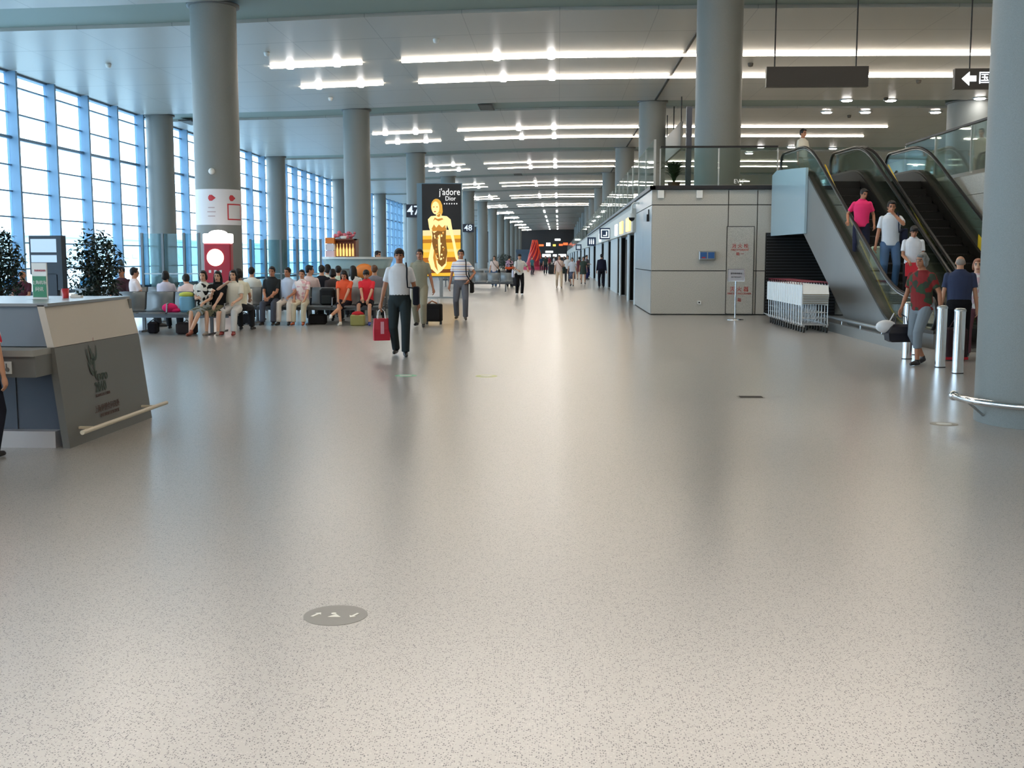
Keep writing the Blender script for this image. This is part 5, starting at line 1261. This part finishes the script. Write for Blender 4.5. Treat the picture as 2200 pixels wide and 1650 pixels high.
bench('grey bench facing away, left behind the desk', (-10.6, 27.45, 0), R(180), 4)
bench('grey bench between kiosk and second row, deeper in', (-9.6, 31.2, 0), 0, 4)
bench('distant grey bench right of the gold advert', (-3.6, 52.0, 0), 0, 5)
bench('most distant grey bench right of the gold advert', (-4.6, 60.0, 0), 0, 6)
def sitter(label, px, Y, away=False, dz=0, **k):
    k.setdefault('H', 1.66)
    return person(label, (BX(px, Y), Y-(-.0), dz), R(180)+k.pop('rz', 0) if away else k.pop('rz', 0), pose='sit', **k)
Y1, Y2 = 22.88, 26.38
CR1 = dict(lf=(.02,-.62,.30), rf=(-.06,-.42,.08))
sitter('seated woman in black and white blouse with bare crossed legs, left of three', 428, Y1-.08, H=1.64, top=(230,228,220), tpat='floral', tc2=(26,26,26), bottom=(150,160,160), bkind='skirt', bpat='floral', bc2=(96,100,84), shoe=(140,70,48), hairk='bob', fine=True, rh=(-.02,-.22,.82), lf=(-.10,-.52,.12), rf=(-.16,-.40,.08), skin='c')
sitter('seated woman in black top with long dark hair and patterned skirt, middle of three', 460, Y1, H=1.62, top=(26,28,30), bottom=(110,106,82), bkind='skirt', bpat='floral', bc2=(40,44,40), shoe=(150,140,130), hairk='long', fine=True, lh=(.05,-.28,.68), rh=(-.02,-.24,.95), skin='c')
sitter('seated woman in cream blouse and white trousers raising her hand, right of three', 494, Y1+.12, H=1.66, top=(228,224,210), bottom=(206,206,206), hairk='long', fine=True, rh=(-.10,-.16,1.10), skin='c', shoe=(150,50,44))
sitter('man in black polo shirt seated with hands folded, left end of second row', 580, Y2, H=1.74, top=(40,44,46), bottom=(70,74,86), fine=True, skin='b', lh=(.02,-.22,.66), rh=(-.10,-.22,.66), hpitch=R(4))
sitter('man in pale blue shirt leaning back on the second row', 614, Y2+.02, H=1.7, top=(190,202,224), bottom=(210,200,190), fine=True, skin='b', rh=(-.3,-.2,.74), hyaw=R(-20))
sitter('woman in white and pink blouse and pale trousers seated on the second row', 645, Y2, H=1.6, top=(234,220,216), tpat='floral', tc2=(216,170,176), bottom=(196,188,166), fine=True, hairk='ponytail', skin='a', shoe=(170,84,48), lh=(.12,-.2,.62), rh=(-.14,-.2,.66))
sitter('girl in orange T-shirt and black shorts with crossed bare legs', 738, Y2, H=1.62, top=(236,96,62), bottom=(30,30,40), bkind='shorts', fine=True, hairk='long', skin='a', shoe=(226,222,216), lh=(.06,-.26,.64), rh=(-.10,-.30,.62), lf=(-.22,-.66,.26), rf=(-.02,-.44,.08), hpitch=R(30))
sitter('boy in red T-shirt and black shorts looking down, end of the second row', 786, Y2, H=1.62, top=(222,52,64), bottom=(28,28,36), bkind='shorts', fine=True, skin='a', shoe=(44,64,140), lh=(.10,-.26,.66), rh=(-.04,-.3,.68), hpitch=R(20), hairk='fringe', rf=(-.14,-.34,.08), lf=(.15,-.44,.08))
# second, third rows: seen from behind or half hidden
Y3 = 27.3
bk = [(540, Y3+.3, 'man in pale shirt seen from behind, right of the banner column', dict(top=(214,214,206), H=1.7)),
      (665, Y3-.1, 'man turning sideways in pale shirt with dark hair behind the woman in pink', dict(top=(216,198,196), H=1.8, hyaw=R(-70))),
      (692, Y3+1.2, 'man in black leaning back behind the second row', dict(top=(28,30,38), H=1.78)),
      (705, Y3+2.6, 'person in pale top behind the man in black', dict(top=(190,190,180), H=1.8, hairk='bob')),
      (716, Y3+.1, 'dark-haired person with lowered head left of the orange girl', dict(top=(70,60,60), H=1.62, hairk='bob')),
      (728, Y3+1.8, 'person in pale green top farther behind the orange girl', dict(top=(190,204,186), H=1.74)),
      (760, Y3+1.0, 'woman with long black hair between the orange girl and the red boy', dict(top=(216,216,216), H=1.76, hairk='long')),
      (806, Y3+1.4, 'brown-haired person in grey shirt behind the red boy', dict(top=(120,120,130), H=1.78, hair=(92,64,46))),
      (512, 24.0, 'woman in white top from behind, right of the three seated women', dict(top=(226,222,200), H=1.7, hairk='bob')),
      (352, 24.2, 'person with dark bobbed hair from behind on the left bench', dict(top=(206,200,214), H=1.6, hairk='bob')),
      (403, 24.3, 'person in white bending forward on the left bench', dict(top=(226,208,210), H=1.74, lean=R(42), rz=R(35))),
      (290, 25.2, 'man in white shirt turned away at the desk corner', dict(top=(230,216,216), H=1.72, rz=R(-60)))]
for (px, Y, l, kw) in bk:
    sitter(l, px, Y, away=True, **kw)
sitter('man in dark jacket facing the hall just behind the information desk', 248, 26.0, H=1.74, top=(66,42,50), sleeve='long', bottom=(40,40,48), skin='b')
sitter('person in blue shirt among the seats left behind the desk', 182, 27.5, away=True, H=1.72, top=(70,130,170), bottom=(50,50,60))
sitter('grey-haired person in dark red seated left behind the desk sign', 28, 24.5, H=1.6, top=(84,44,56), hair=(150,140,132), skin='b', hairk='bald')
sitter('person in pale pink top right of the green desk sign', 112, 25.5, away=True, H=1.56, top=(214,196,200), bottom=(120,120,140), hairk='bob')
sitter('person in light blue at the far left of the waiting seats', 6, 27.0, H=1.66, top=(60,110,150), skin='b')
# helper behind the kiosk counter and clerk at the left edge
p = at(812, 600, 32.6); person('cafe worker in pale yellow top behind the kiosk counter', (p.x, 32.6, 0), R(60), 1.78, 'stand', (222,210,170), bottom=(70,70,70))
p = at(-6, 700, 8.75); person('visitor in red and white at the left edge of the view beside the desk', (p.x-.09, 8.6, 0), R(180), 1.34, 'stand', (190,40,60), 'floral', (235,220,225), bottom=(30,32,44), fine=True)
# things on the seats
def on_seat(px, Y, z=.46): return (BX(px, Y), Y, z)
b = MB(); b.ball((0,0,.09), (.17,.12,.10), 12, 8); b.ball((.12,.0,.04), (.12,.1,.05), 10, 6); tag(b.build('pink_bundle', cloth((224,44,104)), None, on_seat(356, 22.85, .46)), 'bright pink bundle lying on the front bench', 'bundle')
t = thing('blue_rucksack', 'pale blue and yellow-green bag on the front bench beside the women', 'bag', on_seat(394, 22.9, .46))
b = MB(); b.rbox((0,0,.17), (.3,.2,.34), .07); b.build('bag_body', cloth((126,178,206)), t)
b = MB(); b.ball((0,0,.36), (.17,.1,.06), 12, 6); b.build('bag_flap', cloth((196,204,96)), t)
t = thing('white_carrier', 'white carrier bag standing on the left end of the second-row bench', 'bag', on_seat(529, 26.3, .46))
b = MB(); b.rbox((0,0,.19), (.2,.12,.38), .03); b.build('bag_body', mat('carrier_white', (226,222,214), .5), t)
b = MB(); b.tube([(-.05,0,.36),(0,0,.46),(.05,0,.36)], .008, 6); b.build('bag_handle', mat('carrier_white', (226,222,214), .5), t)
t = thing('black_backpack', 'black backpack leaning on the bench left of the orange girl', 'bag', on_seat(702, 26.45, .46))
b = MB(); b.rbox((0,0,.2), (.36,.22,.40), .08); b.build('bag_body', cloth((34,36,38)), t)
b = MB(); b.rbox((0,-.12,.13), (.24,.06,.2), .025); b.build('front_pocket', cloth((44,48,48)), t)
t = thing('floor_carrier', 'red and yellow carrier bag on the floor between the red boy\'s feet', 'bag', (BX(768, 26.0), 25.95, 0))
b = MB(); b.rbox((0,0,.13), (.34,.2,.26), .04); b.build('bag_body', mat('bag_olive', (150,146,84), .5), t)
b = MB(); b.ball((0,0,.27), (.15,.1,.07), 10, 6); b.build('red_top', cloth((180,44,48)), t)
for (px, Y, c, l) in ((392, 23.0, (58,50,50), 'dark travel bag on the floor under the front bench'), (318, 23.2, (36,34,40), 'small dark bag under the left end of the front bench'), (520, 26.4, (30,30,34), 'black bag on the floor under the second-row bench, left end'), (680, 26.5, (44,42,44), 'dark bag under the second-row bench near the backpack')):
    t = thing('floor_bag', l, 'bag', (BX(px, Y), Y, 0), 0, 'bags under the benches'); b = MB(); b.rbox((0,0,.12), (.42 if px != 318 else .2,.26,.24), .06); b.build('bag_body', cloth(c), t)
    b = MB(); b.tube([(-.08,0,.23),(0,0,.29),(.08,0,.23)], .01, 6); b.build('bag_handle', cloth(c), t)
COL.children.unlink(TMP); bpy.data.collections.remove(TMP)
for o in COL.objects:
    if '_k' in o: del o['_k']
